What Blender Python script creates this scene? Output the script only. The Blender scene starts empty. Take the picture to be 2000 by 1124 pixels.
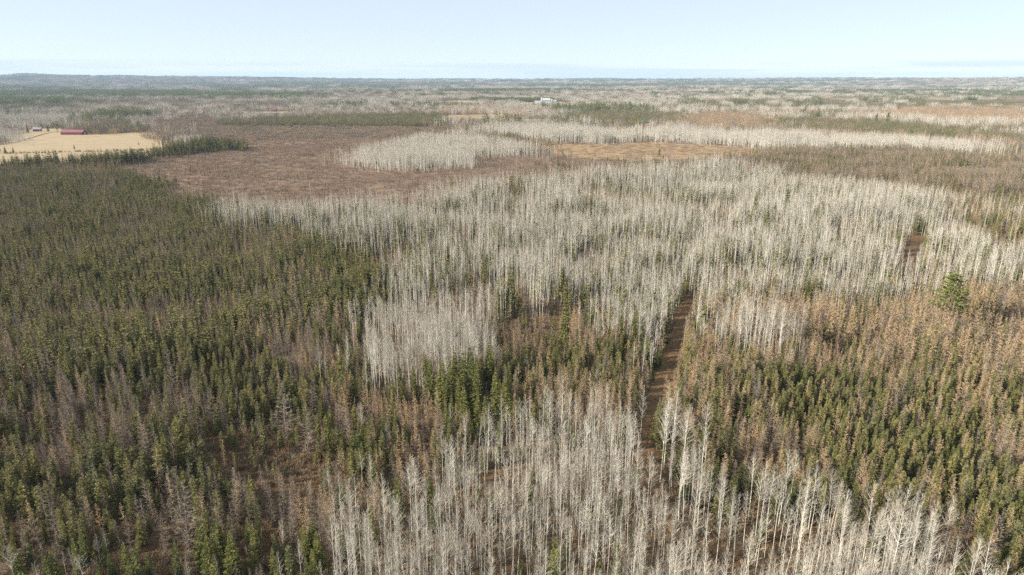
import bpy, math, random
import numpy as np
from math import radians, sin, cos, tan, pi, sqrt, atan2
from mathutils import Vector, Matrix

# ------------------------------------------------------------------ camera, sky, sun, exposure
CAM_H = 90.0
PITCH = radians(17.05)
FPX = 2000 * 24.0 / 36.0          # focal length in photograph pixels
SUN_EL = radians(24.0)
SUN_AZ = radians(13.0)            # degrees the sun stands behind the viewer's left hand
sc = bpy.context.scene
cam_d = bpy.data.cameras.new('camera')
cam_d.lens = 24.0
cam_d.sensor_width = 36.0
cam_d.clip_start = 0.5
cam_d.clip_end = 80000.0
cam = bpy.data.objects.new('camera', cam_d)
sc.collection.objects.link(cam)
cam.location = (0, 0, CAM_H)
cam.rotation_euler = (pi / 2 - PITCH, 0, 0)
sc.camera = cam

sun_dir = Vector((-cos(SUN_EL) * cos(SUN_AZ), -cos(SUN_EL) * sin(SUN_AZ), sin(SUN_EL)))
sl = bpy.data.lights.new('sun', 'SUN')
sl.energy = 5.0
sl.angle = radians(0.53)
sl.color = (1.0, 0.905, 0.775)
so = bpy.data.objects.new('sun', sl)
sc.collection.objects.link(so)
so.rotation_euler = (-sun_dir).to_track_quat('-Z', 'Y').to_euler()

world = bpy.data.worlds.new('World')
sc.world = world
world.use_nodes = True
wn = world.node_tree
wn.nodes.clear()
w_out = wn.nodes.new('ShaderNodeOutputWorld')
w_bg = wn.nodes.new('ShaderNodeBackground')
w_sky = wn.nodes.new('ShaderNodeTexSky')
w_sky.sky_type = 'NISHITA'
w_sky.sun_disc = False
w_sky.sun_elevation = SUN_EL
w_sky.sun_rotation = atan2(sun_dir.x, sun_dir.y)
w_sky.altitude = 300
w_sky.air_density = 0.75
w_sky.dust_density = 0.0
w_sky.ozone_density = 4.0
w_bg.inputs['Strength'].default_value = 0.070
wn.links.new(w_bg.outputs[0], w_out.inputs['Surface'])
# a faint far cloud bank low over the horizon, all the way round
w_co = wn.nodes.new('ShaderNodeTexCoord')
w_sep = wn.nodes.new('ShaderNodeSeparateXYZ')
wn.links.new(w_co.outputs['Generated'], w_sep.inputs[0])
w_map = wn.nodes.new('ShaderNodeMapping')
w_map.inputs['Scale'].default_value = (2.2, 2.2, 60.0)
w_map.inputs['Location'].default_value = (0.9, 0.35, 0.0)
wn.links.new(w_co.outputs['Generated'], w_map.inputs[0])
w_noi = wn.nodes.new('ShaderNodeTexNoise')
w_noi.inputs['Scale'].default_value = 1.0
w_noi.inputs['Detail'].default_value = 4.0
wn.links.new(w_map.outputs[0], w_noi.inputs['Vector'])
w_el = wn.nodes.new('ShaderNodeMapRange')
w_el.interpolation_type = 'SMOOTHSTEP'
w_el.inputs['From Min'].default_value = 0.0235
w_el.inputs['From Max'].default_value = 0.0165
wn.links.new(w_sep.outputs['Z'], w_el.inputs['Value'])
w_cl = wn.nodes.new('ShaderNodeMapRange')
w_cl.interpolation_type = 'SMOOTHSTEP'
w_cl.inputs['From Min'].default_value = 0.41
w_cl.inputs['From Max'].default_value = 0.55
wn.links.new(w_noi.outputs['Fac'], w_cl.inputs['Value'])
w_mul = wn.nodes.new('ShaderNodeMath')
w_mul.operation = 'MULTIPLY'
wn.links.new(w_el.outputs[0], w_mul.inputs[0])
wn.links.new(w_cl.outputs[0], w_mul.inputs[1])
w_fac = wn.nodes.new('ShaderNodeMath')
w_fac.operation = 'MULTIPLY'
w_fac.inputs[1].default_value = 0.7
wn.links.new(w_mul.outputs[0], w_fac.inputs[0])
w_mix = wn.nodes.new('ShaderNodeMix')
w_mix.data_type = 'RGBA'
wn.links.new(w_fac.outputs[0], w_mix.inputs['Factor'])
w_veil = wn.nodes.new('ShaderNodeMix')      # thin even high haze that pales the blue
w_veil.data_type = 'RGBA'
w_veil.inputs['Factor'].default_value = 0.60
w_veil.inputs['B'].default_value = (6.4, 6.7, 6.9, 1)
wn.links.new(w_sky.outputs[0], w_veil.inputs['A'])
wn.links.new(w_veil.outputs['Result'], w_mix.inputs['A'])
w_mix.inputs['B'].default_value = (4.7, 5.6, 6.2, 1)
wn.links.new(w_mix.outputs['Result'], w_bg.inputs['Color'])

vs = sc.view_settings
vs.view_transform = 'Standard'
vs.look = 'None'
vs.exposure = 1.14
vs.gamma = 1.0
vs.use_curve_mapping = False
cy = sc.cycles
cy.max_bounces = 4
cy.diffuse_bounces = 2
cy.glossy_bounces = 1
cy.transmission_bounces = 1
cy.volume_bounces = 0
cy.transparent_max_bounces = 4
cy.caustics_reflective = False
cy.caustics_refractive = False
cy.use_denoising = False
cy.volume_step_rate = 4.0
sc.render.film_transparent = False

# ------------------------------------------------------------------ helpers
RS = np.random.RandomState(7)
SP, CP = sin(PITCH), cos(PITCH)


def unproj(u, v, h=0.0):
    """photograph pixel -> ground position of a point seen at height h"""
    a = (u - 1000.0) / FPX
    b = (562.0 - v) / FPX
    dx, dy, dz = a, CP + b * SP, -SP + b * CP
    t = (h - CAM_H) / dz
    return (dx * t, dy * t)


def proj(x, y, z):
    zc = y * CP - (z - CAM_H) * SP
    yc = y * SP + (z - CAM_H) * CP
    return 1000 + FPX * x / zc, 562 - FPX * yc / zc


def hash2(ix, iy, seed):
    n = (ix.astype(np.int64) * 374761393 + iy.astype(np.int64) * 668265263 + seed * 982451653) & 0xffffffff
    n = ((n ^ (n >> 13)) * 1274126177) & 0xffffffff
    n = n ^ (n >> 16)
    return (n & 0xffff) / 65535.0


def noise(x, y, seed=0, octaves=3):
    x = np.asarray(x, float)
    y = np.asarray(y, float)
    out = np.zeros_like(x)
    amp, tot = 1.0, 0.0
    for o in range(octaves):
        ix, iy = np.floor(x), np.floor(y)
        fx, fy = x - ix, y - iy
        fx = fx * fx * (3 - 2 * fx)
        fy = fy * fy * (3 - 2 * fy)
        s = seed + o * 17
        v = (hash2(ix, iy, s) * (1 - fx) + hash2(ix + 1, iy, s) * fx) * (1 - fy) + \
            (hash2(ix, iy + 1, s) * (1 - fx) + hash2(ix + 1, iy + 1, s) * fx) * fy
        out += amp * v
        tot += amp
        amp *= 0.5
        x = x * 2.03 + 11.3
        y = y * 2.03 + 5.7
    return out / tot


def in_poly(px, py, poly):
    inside = np.zeros(px.shape, bool)
    n = len(poly)
    j = n - 1
    for i in range(n):
        xi, yi = poly[i]
        xj, yj = poly[j]
        c = (yi > py) != (yj > py)
        if yi != yj:
            inside ^= c & (px < (xj - xi) * (py - yi) / (yj - yi) + xi)
        j = i
    return inside


def smooth(a, b, t):
    t = np.clip((t - a) / (b - a), 0, 1)
    return t * t * (3 - 2 * t)


def ground_z(x, y):
    x = np.asarray(x, float)
    y = np.asarray(y, float)
    d = np.hypot(x, y)
    amp = 26.0 * smooth(2600, 9000, d)
    z = amp * (noise(x / 1900.0, y / 1300.0, 3, 3) - 0.55)
    az = np.degrees(np.arctan2(x, y))
    far = smooth(8500, 13500, d)
    ridge = 66 + 60 * smooth(-8, -36, az) + 20 * np.exp(-((az + 34.0) / 1.0) ** 2) + 24 * smooth(14, 34, az)
    ridge += 14 * (noise(az / 1.7 + 50, d / 4000.0, 9, 3) - 0.4)
    z += far * np.where(np.abs(az) < 70, ridge, 80)
    return z


def mat(name):
    m = bpy.data.materials.new(name)
    m.use_nodes = True
    nt = m.node_tree
    b = nt.nodes['Principled BSDF']
    b.inputs['Roughness'].default_value = 0.85
    b.inputs['Specular IOR Level'].default_value = 0.15
    return m, nt, b


def ramp(nt, stops):
    r = nt.nodes.new('ShaderNodeValToRGB')
    e = r.color_ramp.elements
    while len(e) < len(stops):
        e.new(0.5)
    for k, (p, c) in enumerate(stops):
        e[k].position = p
        e[k].color = (*c, 1)
    return r


def plant_mat(name, cols, rough=0.8, spec=0.1, var=0.35, translucent=0.0, objscale=0.02):
    """colours vary from plant to plant and with the place"""
    m, nt, b = mat(name)
    oi = nt.nodes.new('ShaderNodeObjectInfo')
    r = ramp(nt, [(i / max(1, len(cols) - 1), tuple(k * 0.8 for k in c)) for i, c in enumerate(cols)])
    nt.links.new(oi.outputs['Random'], r.inputs[0])
    geo = nt.nodes.new('ShaderNodeNewGeometry')
    nz = nt.nodes.new('ShaderNodeTexNoise')
    nz.inputs['Scale'].default_value = 1.4
    nz.inputs['Detail'].default_value = 2
    nt.links.new(geo.outputs['Position'], nz.inputs['Vector'])
    mr = nt.nodes.new('ShaderNodeMapRange')
    mr.inputs['From Min'].default_value = 0.3
    mr.inputs['From Max'].default_value = 0.7
    mr.inputs['To Min'].default_value = 1 - var
    mr.inputs['To Max'].default_value = 1 + var
    nt.links.new(nz.outputs['Fac'], mr.inputs['Value'])
    mx = nt.nodes.new('ShaderNodeVectorMath')
    mx.operation = 'SCALE'
    nt.links.new(r.outputs[0], mx.inputs[0])
    nt.links.new(mr.outputs[0], mx.inputs['Scale'])
    nt.links.new(mx.outputs[0], b.inputs['Base Color'])
    b.inputs['Roughness'].default_value = rough
    b.inputs['Specular IOR Level'].default_value = spec
    if translucent > 0:
        tr = nt.nodes.new('ShaderNodeBsdfTranslucent')
        nt.links.new(mx.outputs[0], tr.inputs['Color'])
        ms = nt.nodes.new('ShaderNodeMixShader')
        ms.inputs[0].default_value = translucent
        nt.links.new(b.outputs[0], ms.inputs[1])
        nt.links.new(tr.outputs[0], ms.inputs[2])
        nt.links.new(ms.outputs[0], nt.nodes['Material Output'].inputs['Surface'])
    return m


def ground_mat(name, cols, s1, s2, stretch=(1, 1), bump=0.4, speck=None):
    m, nt, b = mat(name)
    geo = nt.nodes.new('ShaderNodeNewGeometry')
    mp = nt.nodes.new('ShaderNodeMapping')
    mp.inputs['Scale'].default_value = (stretch[0], stretch[1], 1)
    nt.links.new(geo.outputs['Position'], mp.inputs[0])
    n1 = nt.nodes.new('ShaderNodeTexNoise')
    n1.inputs['Scale'].default_value = s1
    n1.inputs['Detail'].default_value = 6
    n1.inputs['Roughness'].default_value = 0.62
    n2 = nt.nodes.new('ShaderNodeTexNoise')
    n2.inputs['Scale'].default_value = s2
    n2.inputs['Detail'].default_value = 5
    n2.inputs['Roughness'].default_value = 0.7
    nt.links.new(mp.outputs[0], n1.inputs['Vector'])
    nt.links.new(mp.outputs[0], n2.inputs['Vector'])
    ad = nt.nodes.new('ShaderNodeMath')
    ad.operation = 'ADD'
    nt.links.new(n1.outputs['Fac'], ad.inputs[0])
    nt.links.new(n2.outputs['Fac'], ad.inputs[1])
    mr = nt.nodes.new('ShaderNodeMapRange')
    mr.inputs['From Min'].default_value = 0.62
    mr.inputs['From Max'].default_value = 1.38
    nt.links.new(ad.outputs[0], mr.inputs['Value'])
    r = ramp(nt, [(i / (len(cols) - 1), tuple(k * 0.8 for k in c)) for i, c in enumerate(cols)])
    nt.links.new(mr.outputs[0], r.inputs[0])
    nt.links.new(r.outputs[0], b.inputs['Base Color'])
    bp = nt.nodes.new('ShaderNodeBump')
    bp.inputs['Strength'].default_value = bump
    bp.inputs['Distance'].default_value = 0.5
    nt.links.new(n2.outputs['Fac'], bp.inputs['Height'])
    nt.links.new(bp.outputs[0], b.inputs['Normal'])
    return m


def flat_mat(name, col, var=0.15, scale=0.6, rough=0.6, spec=0.3):
    m, nt, b = mat(name)
    geo = nt.nodes.new('ShaderNodeNewGeometry')
    n1 = nt.nodes.new('ShaderNodeTexNoise')
    n1.inputs['Scale'].default_value = scale
    n1.inputs['Detail'].default_value = 5
    nt.links.new(geo.outputs['Position'], n1.inputs['Vector'])
    r = ramp(nt, [(0.3, tuple(c * .8 * (1 - var) for c in col)), (0.7, tuple(min(1, c * .8 * (1 + var)) for c in col))])
    nt.links.new(n1.outputs['Fac'], r.inputs[0])
    nt.links.new(r.outputs[0], b.inputs['Base Color'])
    b.inputs['Roughness'].default_value = rough
    b.inputs['Specular IOR Level'].default_value = spec
    return m


M = {}
M['aspen_bark'] = plant_mat('aspen_bark', [(0.60, 0.57, 0.48), (0.77, 0.74, 0.65), (0.67, 0.64, 0.54)], var=0.25)
M['aspen_twig'] = plant_mat('aspen_twig', [(0.40, 0.365, 0.30), (0.53, 0.495, 0.42), (0.46, 0.42, 0.345)], var=0.2)
M['conifer_bark'] = plant_mat('conifer_bark', [(0.13, 0.10, 0.08), (0.20, 0.17, 0.14)], var=0.3)
M['larch_bark'] = plant_mat('larch_bark', [(0.22, 0.17, 0.13), (0.30, 0.25, 0.20)], var=0.3)
M['larch_tan'] = plant_mat('larch_tan', [(0.46, 0.325, 0.180), (0.60, 0.435, 0.25), (0.49, 0.385, 0.255), (0.54, 0.36, 0.19)], var=0.25)
M['larch_grey'] = plant_mat('larch_grey', [(0.265, 0.22, 0.175), (0.35, 0.29, 0.23), (0.30, 0.24, 0.175)], var=0.25)
M['spruce'] = plant_mat('spruce_needles', [(0.195, 0.190, 0.080), (0.275, 0.252, 0.094), (0.170, 0.175, 0.086)], var=0.45, translucent=0.08)
M['fir'] = plant_mat('fir_needles', [(0.150, 0.168, 0.056), (0.215, 0.215, 0.066), (0.170, 0.185, 0.070)], var=0.45, translucent=0.08)
M['pine'] = plant_mat('pine_needles', [(0.190, 0.215, 0.068), (0.235, 0.250, 0.075)], var=0.35, translucent=0.2)
M['brush'] = plant_mat('brush_twigs', [(0.30, 0.235, 0.165), (0.38, 0.315, 0.225), (0.36, 0.245, 0.135), (0.27, 0.205, 0.14)], var=0.3)
M['bogshrub'] = plant_mat('bog_twigs', [(0.29, 0.205, 0.145), (0.37, 0.27, 0.19), (0.36, 0.30, 0.245), (0.28, 0.185, 0.13)], var=0.3)
M['straw'] = plant_mat('dry_grass_blades', [(0.42, 0.27, 0.11), (0.55, 0.38, 0.18), (0.36, 0.22, 0.09)], var=0.25)

C = sc.collection


class MB:
    """collects faces for one mesh"""

    def __init__(self):
        self.v, self.f, self.m = [], [], []

    def tube(self, pts, rad, sides=5, m=0, cap=False):
        base = len(self.v)
        n = len(pts)
        for i, p in enumerate(pts):
            p = Vector(p)
            d = (Vector(pts[min(i + 1, n - 1)]) - Vector(pts[max(i - 1, 0)])).normalized()
            a = d.orthogonal().normalized()
            b = d.cross(a)
            for k in range(sides):
                t = 2 * pi * k / sides
                self.v.append(tuple(p + (a * cos(t) + b * sin(t)) * rad[i]))
        for i in range(n - 1):
            for k in range(sides):
                k2 = (k + 1) % sides
                q = base + i * sides
                self.f.append((q + k, q + k2, q + sides + k2, q + sides + k))
                self.m.append(m)

    def tri(self, a, b, c, m=0):
        q = len(self.v)
        self.v += [tuple(a), tuple(b), tuple(c)]
        self.f.append((q, q + 1, q + 2))
        self.m.append(m)

    def quad(self, a, b, c, d, m=0):
        q = len(self.v)
        self.v += [tuple(a), tuple(b), tuple(c), tuple(d)]
        self.f.append((q, q + 1, q + 2, q + 3))
        self.m.append(m)

    def box(self, lo, hi, m=0):
        x0, y0, z0 = lo
        x1, y1, z1 = hi
        q = len(self.v)
        self.v += [(x0, y0, z0), (x1, y0, z0), (x1, y1, z0), (x0, y1, z0), (x0, y0, z1), (x1, y0, z1), (x1, y1, z1), (x0, y1, z1)]
        for f in ((0, 3, 2, 1), (4, 5, 6, 7), (0, 1, 5, 4), (1, 2, 6, 5), (2, 3, 7, 6), (3, 0, 4, 7)):
            self.f.append(tuple(q + k for k in f))
            self.m.append(m)

    def blade(self, p, d, w, m=0, rnd=random):
        """thin tapering twig, one triangle facing a random way"""
        s = d.cross(Vector((rnd.uniform(-1, 1), rnd.uniform(-1, 1), rnd.uniform(-1, 1))))
        if s.length < 1e-5:
            s = d.orthogonal()
        s = s.normalized() * (w * 0.5)
        self.tri(p - s, p + s, p + d, m)

    def leafkite(self, p, d, w, m=0, rnd=random, roll=None):
        """needle spray: kite along d"""
        up = Vector((rnd.uniform(-1.5, 1.5), rnd.uniform(-1.5, 1.5), 1.0)) if roll is None else roll
        s = d.cross(up)
        if s.length < 1e-5:
            s = d.orthogonal()
        s = s.normalized() * (w * 0.5)
        c = p + d * 0.45
        n = s.cross(d).normalized() * (w * 0.16)
        self.quad(p, c + s - n, p + d, c - s - n, m)

    def extend(self, o, off=(0, 0, 0), rz=0.0, s=1.0, mo=0):
        q = len(self.v)
        c, sn = cos(rz) * s, sin(rz) * s
        ox, oy, oz = off
        self.v += [(x * c - y * sn + ox, x * sn + y * c + oy, z * s + oz) for x, y, z in o.v]
        self.f += [tuple(q + k for k in f) for f in o.f]
        self.m += [k + mo for k in o.m]

    def mesh(self, name, mats):
        me = bpy.data.meshes.new(name)
        me.from_pydata(self.v, [], self.f)
        for k in mats:
            me.materials.append(k)
        me.polygons.foreach_set('material_index', np.array(self.m, np.int32))
        me.update()
        return me


def obj(name, me, parent=None, loc=None, rz=None):
    o = bpy.data.objects.new(name, me)
    C.objects.link(o)
    if parent is not None:
        o.parent = parent
    if loc is not None:
        o.location = loc
    if rz is not None:
        o.rotation_euler = (0, 0, rz)
    return o


def tag(o, label, cat, group=None):
    o['label'] = label
    o['category'] = cat
    if group:
        o['group'] = group
    return o


# ------------------------------------------------------------------ setting: ground, fields, bog, tracks
def build_ground():
    radii = [0.0] + list(np.geomspace(15, 17500, 190))
    naz = 300
    V, F = [(0, 0, 0)], []
    R = np.array(radii[1:])
    A = np.linspace(0, 2 * pi, naz, endpoint=False)
    X = np.outer(R, np.sin(A))
    Y = np.outer(R, np.cos(A))
    Z = ground_z(X, Y)
    V += list(zip(X.ravel().tolist(), Y.ravel().tolist(), Z.ravel().tolist()))
    for k in range(naz):
        F.append((0, 1 + (k + 1) % naz, 1 + k))
    for i in range(len(R) - 1):
        for k in range(naz):
            k2 = (k + 1) % naz
            F.append((1 + i * naz + k, 1 + i * naz + k2, 1 + (i + 1) * naz + k2, 1 + (i + 1) * naz + k))
    me = bpy.data.meshes.new('ground')
    me.from_pydata(V, [], F)
    me.materials.append(ground_mat('forest_floor', [(0.075, 0.052, 0.032), (0.14, 0.092, 0.052), (0.20, 0.125, 0.065), (0.13, 0.11, 0.052), (0.30, 0.20, 0.105)], 0.12, 1.5, bump=1.0))
    me.update()
    for p in me.polygons:
        p.use_smooth = True
    o = obj('ground', me)
    o['kind'] = 'structure'


build_ground()


def wpoly(pts):
    return [unproj(*p) if len(p) == 3 else unproj(p[0], p[1], 0.0) for p in pts]


def sheet(name, pts, z, m, world_pts=False):
    P = pts if world_pts else wpoly(pts)
    # break up straight edges
    Q = []
    n = len(P)
    for i in range(n):
        a, b = P[i], P[(i + 1) % n]
        L = math.hypot(b[0] - a[0], b[1] - a[1])
        k = max(1, int(L / 9))
        for j in range(k):
            t = j / k
            x, y = a[0] + (b[0] - a[0]) * t, a[1] + (b[1] - a[1]) * t
            w = min(9.0, L * 0.16)
            Q.append((x + w * (float(noise(x / 14, y / 14, 31)) - 0.5) * 2, y + w * (float(noise(x / 14, y / 14, 41)) - 0.5) * 2))
    from mathutils.geometry import tessellate_polygon
    tris = tessellate_polygon([[Vector((x, y, 0)) for x, y in Q]])
    me = bpy.data.meshes.new(name)
    V = [(x, y, z) for x, y in Q]
    F = []
    for t in tris:
        a, b, c = [Vector(V[k]) for k in t]
        F.append(tuple(t) if (b - a).cross(c - a).z > 0 else tuple(reversed(t)))
    me.from_pydata(V, [], F)
    me.materials.append(m)
    me.update()
    o = obj(name, me)
    o['kind'] = 'structure'
    return Q


m_straw = ground_mat('mown_straw', [(0.17, 0.128, 0.075), (0.36, 0.275, 0.16), (0.48, 0.38, 0.235), (0.30, 0.225, 0.13), (0.53, 0.43, 0.28)], 0.035, 0.16, stretch=(0.35, 1.7), bump=0.3)
m_meadow = ground_mat('sedge_meadow', [(0.15, 0.10, 0.065), (0.25, 0.165, 0.095), (0.46, 0.325, 0.17), (0.21, 0.145, 0.09), (0.36, 0.24, 0.125)], 0.03, 0.30, stretch=(0.5, 1.2), bump=0.4)
m_bog = ground_mat('bog_heath', [(0.13, 0.092, 0.066), (0.21, 0.145, 0.10), (0.28, 0.185, 0.12), (0.20, 0.158, 0.11), (0.42, 0.305, 0.17)], 0.03, 0.4, stretch=(0.6, 1.0), bump=0.6)
m_track = ground_mat('track_earth', [(0.05, 0.033, 0.022), (0.12, 0.074, 0.040), (0.26, 0.165, 0.08), (0.09, 0.06, 0.034), (0.42, 0.29, 0.145)], 0.3, 1.6, stretch=(0.8, 1.0), bump=0.5)  # earth and dry grass; dark-to-gold contrast widened to paint in tree shade

POLY = {}
POLY['hay_field'] = sheet('hay_field', [(-120, 300), (-60, 272), (20, 257), (60, 251.5), (130, 251.5), (160, 262), (200, 263), (270, 258.5), (298, 260), (312, 270), (330, 284), (345, 294), (300, 306), (230, 314), (120, 319), (0, 322), (-120, 328)], 0.05, m_straw)
POLY['bog'] = sheet('bog', [(225, 330), (330, 305), (440, 296), (455, 283), (380, 265), (335, 252), (420, 246), (560, 247), (680, 248), (850, 249), (905, 262), (960, 285), (1010, 300), (1100, 304), (1210, 312), (1200, 332), (1100, 345), (1000, 362), (880, 390), (700, 412), (520, 415), (430, 412), (340, 380)], 0.05, m_bog)
POLY['meadow'] = sheet('meadow', [(1060, 284), (1130, 281), (1240, 279), (1250, 262), (1243, 250), (1258, 250), (1275, 277), (1330, 281), (1420, 286), (1490, 291), (1500, 298), (1440, 305), (1340, 312), (1230, 314), (1120, 310), (1080, 302)], 0.10, m_meadow)
POLY['bog_pocket'] = sheet('bog', [(1930, 362), (2080, 358), (2100, 400), (1990, 397), (1945, 388)], 0.05, m_bog)
POLY['upper_meadow'] = sheet('meadow', [(855, 226), (930, 223.5), (985, 224.5), (990, 232), (1060, 234), (1120, 236), (1115, 241), (1020, 240), (940, 239), (870, 236)], 0.12, m_meadow)
POLY['clearing'] = sheet('hay_field', [(468, 221), (500, 218.5), (560, 218), (592, 220.5), (575, 224.5), (510, 225.5)], 0.15, m_straw)
POLY['far_field'] = sheet('hay_field', [(850, 199), (880, 196.5), (930, 197), (940, 202), (900, 205), (862, 204)], 0.2, m_straw)
POLY['farmyard'] = sheet('hay_field', [(1003, 202), (1040, 200), (1120, 199.5), (1130, 204), (1060, 206.5), (1010, 206)], 0.2, m_straw)
POLY['right_field'] = sheet('hay_field', [(1480, 211), (1530, 209), (1590, 210), (1585, 214.5), (1500, 215)], 0.2, m_straw)
POLY['left_field'] = sheet('hay_field', [(90, 194.5), (150, 192.5), (195, 193), (190, 196.5), (110, 197)], 0.3, m_straw)


def polyline(pts, step=3.0):
    P = [Vector((*unproj(*p), 0)) for p in pts]
    out = []
    n = len(P)
    for i in range(n - 1):
        p0, p1, p2, p3 = P[max(i - 1, 0)], P[i], P[i + 1], P[min(i + 2, n - 1)]
        k = max(2, int((p2 - p1).length / step))
        for j in range(k):
            t = j / k
            out.append(0.5 * ((2 * p1) + (-p0 + p2) * t + (2 * p0 - 5 * p1 + 4 * p2 - p3) * t * t + (-p0 + 3 * p1 - 3 * p2 + p3) * t ** 3))
    out.append(P[-1])
    return out


def track(name, pts, width, z=0.04):
    L = polyline(pts)
    prof = [(-1.0, 0.0), (-0.62, 0.05), (-0.42, -0.02), (-0.2, 0.08), (0.2, 0.09), (0.42, -0.02), (0.62, 0.05), (1.0, 0.0)]
    V, F = [], []
    for i, p in enumerate(L):
        d = (L[min(i + 1, len(L) - 1)] - L[max(i - 1, 0)]).normalized()
        s = Vector((d.y, -d.x, 0))
        for a, h in prof:
            w = width * 0.5 * (1 + 0.18 * (float(noise(p.x / 6, p.y / 6 + a * 5, 77)) - 0.5)) if abs(a) == 1 else width * 0.5
            q = p + s * a * w
            V.append((q.x, q.y, z + 0.02 + h + 0.05 * float(noise(q.x, q.y, 5))))
    m = len(prof)
    for i in range(len(L) - 1):
        for k in range(m - 1):
            F.append((i * m + k, i * m + k + 1, i * m + m + k + 1, i * m + m + k))
    me = bpy.data.meshes.new(name)
    me.from_pydata(V, [], F)
    me.materials.append(m_track)
    me.update()
    if me.polygons[0].normal.z < 0:
        me.flip_normals()
    o = obj(name, me)
    o['kind'] = 'structure'
    return L


TRACK1 = track('dirt_track', [(1300, 1060), (1276, 985), (1260, 930), (1252, 890), (1268, 820), (1300, 740), (1322, 670), (1336, 615), (1348, 588)], 6.4)
TRACK2 = track('dirt_track', [(1766, 548), (1776, 522), (1786, 495), (1791, 475), (1793, 462)], 6.5)
LANE = track('farm_lane', [(-80, 290), (20, 280), (60, 270), (95, 260), (118, 257.5)], 5.0, z=0.09)


def dist_line(x, y, L):
    d = np.full(x.shape, 1e9)
    for p in L:
        d = np.minimum(d, (x - p.x) ** 2 + (y - p.y) ** 2)
    return np.sqrt(d)


# ------------------------------------------------------------------ tree builders
def aspen(rnd, h=17.0, lod=2):
    """bare aspen: slim pale trunk and upswept bare limbs; returns trunk, crown"""
    T, K = MB(), MB()
    n = {2: 9, 1: 5, 0: 2}[lod]
    r0 = h * 0.0057 * (1.0 if lod == 2 else 1.15 if lod == 1 else 1.7)
    bx, by = rnd.uniform(-.5, .5), rnd.uniform(-.5, .5)
    ph = rnd.uniform(0, 6.28)

    def axis(t):
        return Vector((bx * t * t + 0.18 * sin(ph + 4 * t) * t, by * t * t + 0.18 * cos(ph + 3.1 * t) * t, h * t))
    T.tube([axis(i / n) for i in range(n + 1)], [r0 * (1 - 0.93 * (i / n) ** 1.15) for i in range(n + 1)], {2: 6, 1: 4, 0: 3}[lod], 0)
    cb = rnd.uniform(0.42, 0.6)
    nb = {2: 46, 1: 26, 0: 9}[lod]
    for i in range(nb):
        t = cb + (0.985 - cb) * ((i + rnd.random()) / nb) ** 0.9
        p = axis(t)
        u = (t - cb) / (1 - cb)
        L = h * (0.032 + 0.135 * (1 - u) ** 0.75 * (0.35 + 0.65 * min(1, u * 4 + .25))) * rnd.uniform(.6, 1.25)
        a = rnd.uniform(0, 6.283)
        el = radians(rnd.uniform(28, 58) + 16 * u)
        d = Vector((cos(a) * cos(el), sin(a) * cos(el), sin(el)))
        d2 = (d + Vector((rnd.uniform(-.15, .15), rnd.uniform(-.15, .15), rnd.uniform(.12, .45)))).normalized()
        w = r0 * 0.27 * (1 - 0.7 * u)
        mid = p + d * L * 0.5
        tip = mid + d2 * L * 0.55
        if lod == 2:
            K.tube([p, mid, tip], [w, w * 0.62, w * 0.15], 3, 0)
            for j in range(10):
                s = rnd.uniform(.2, 1.0)
                q = p.lerp(mid, s * 2) if s < .5 else mid.lerp(tip, s * 2 - 1)
                dd = (d2 + Vector((rnd.uniform(-.8, .8), rnd.uniform(-.8, .8), rnd.uniform(-.1, .7)))).normalized()
                K.blade(q, dd * L * rnd.uniform(.22, .5), 0.026, 1, rnd)
        elif lod == 1:
            K.blade(p, (tip - p), w * 2.0, 0, rnd)
            for j in range(4):
                q = p.lerp(tip, rnd.uniform(.2, .9))
                dd = (d2 + Vector((rnd.uniform(-.8, .8), rnd.uniform(-.8, .8), rnd.uniform(-.1, .7)))).normalized()
                K.blade(q, dd * L * rnd.uniform(.3, .6), 0.042, 1, rnd)
        else:
            K.blade(p, (tip - p) * 1.1, 0.15, 1, rnd)
            K.blade(p, (tip - p).cross(Vector((0, 0, .4))) * 0.6 + Vector((0, 0, L * .6)), 0.13, 1, rnd)
    return T, K


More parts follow.
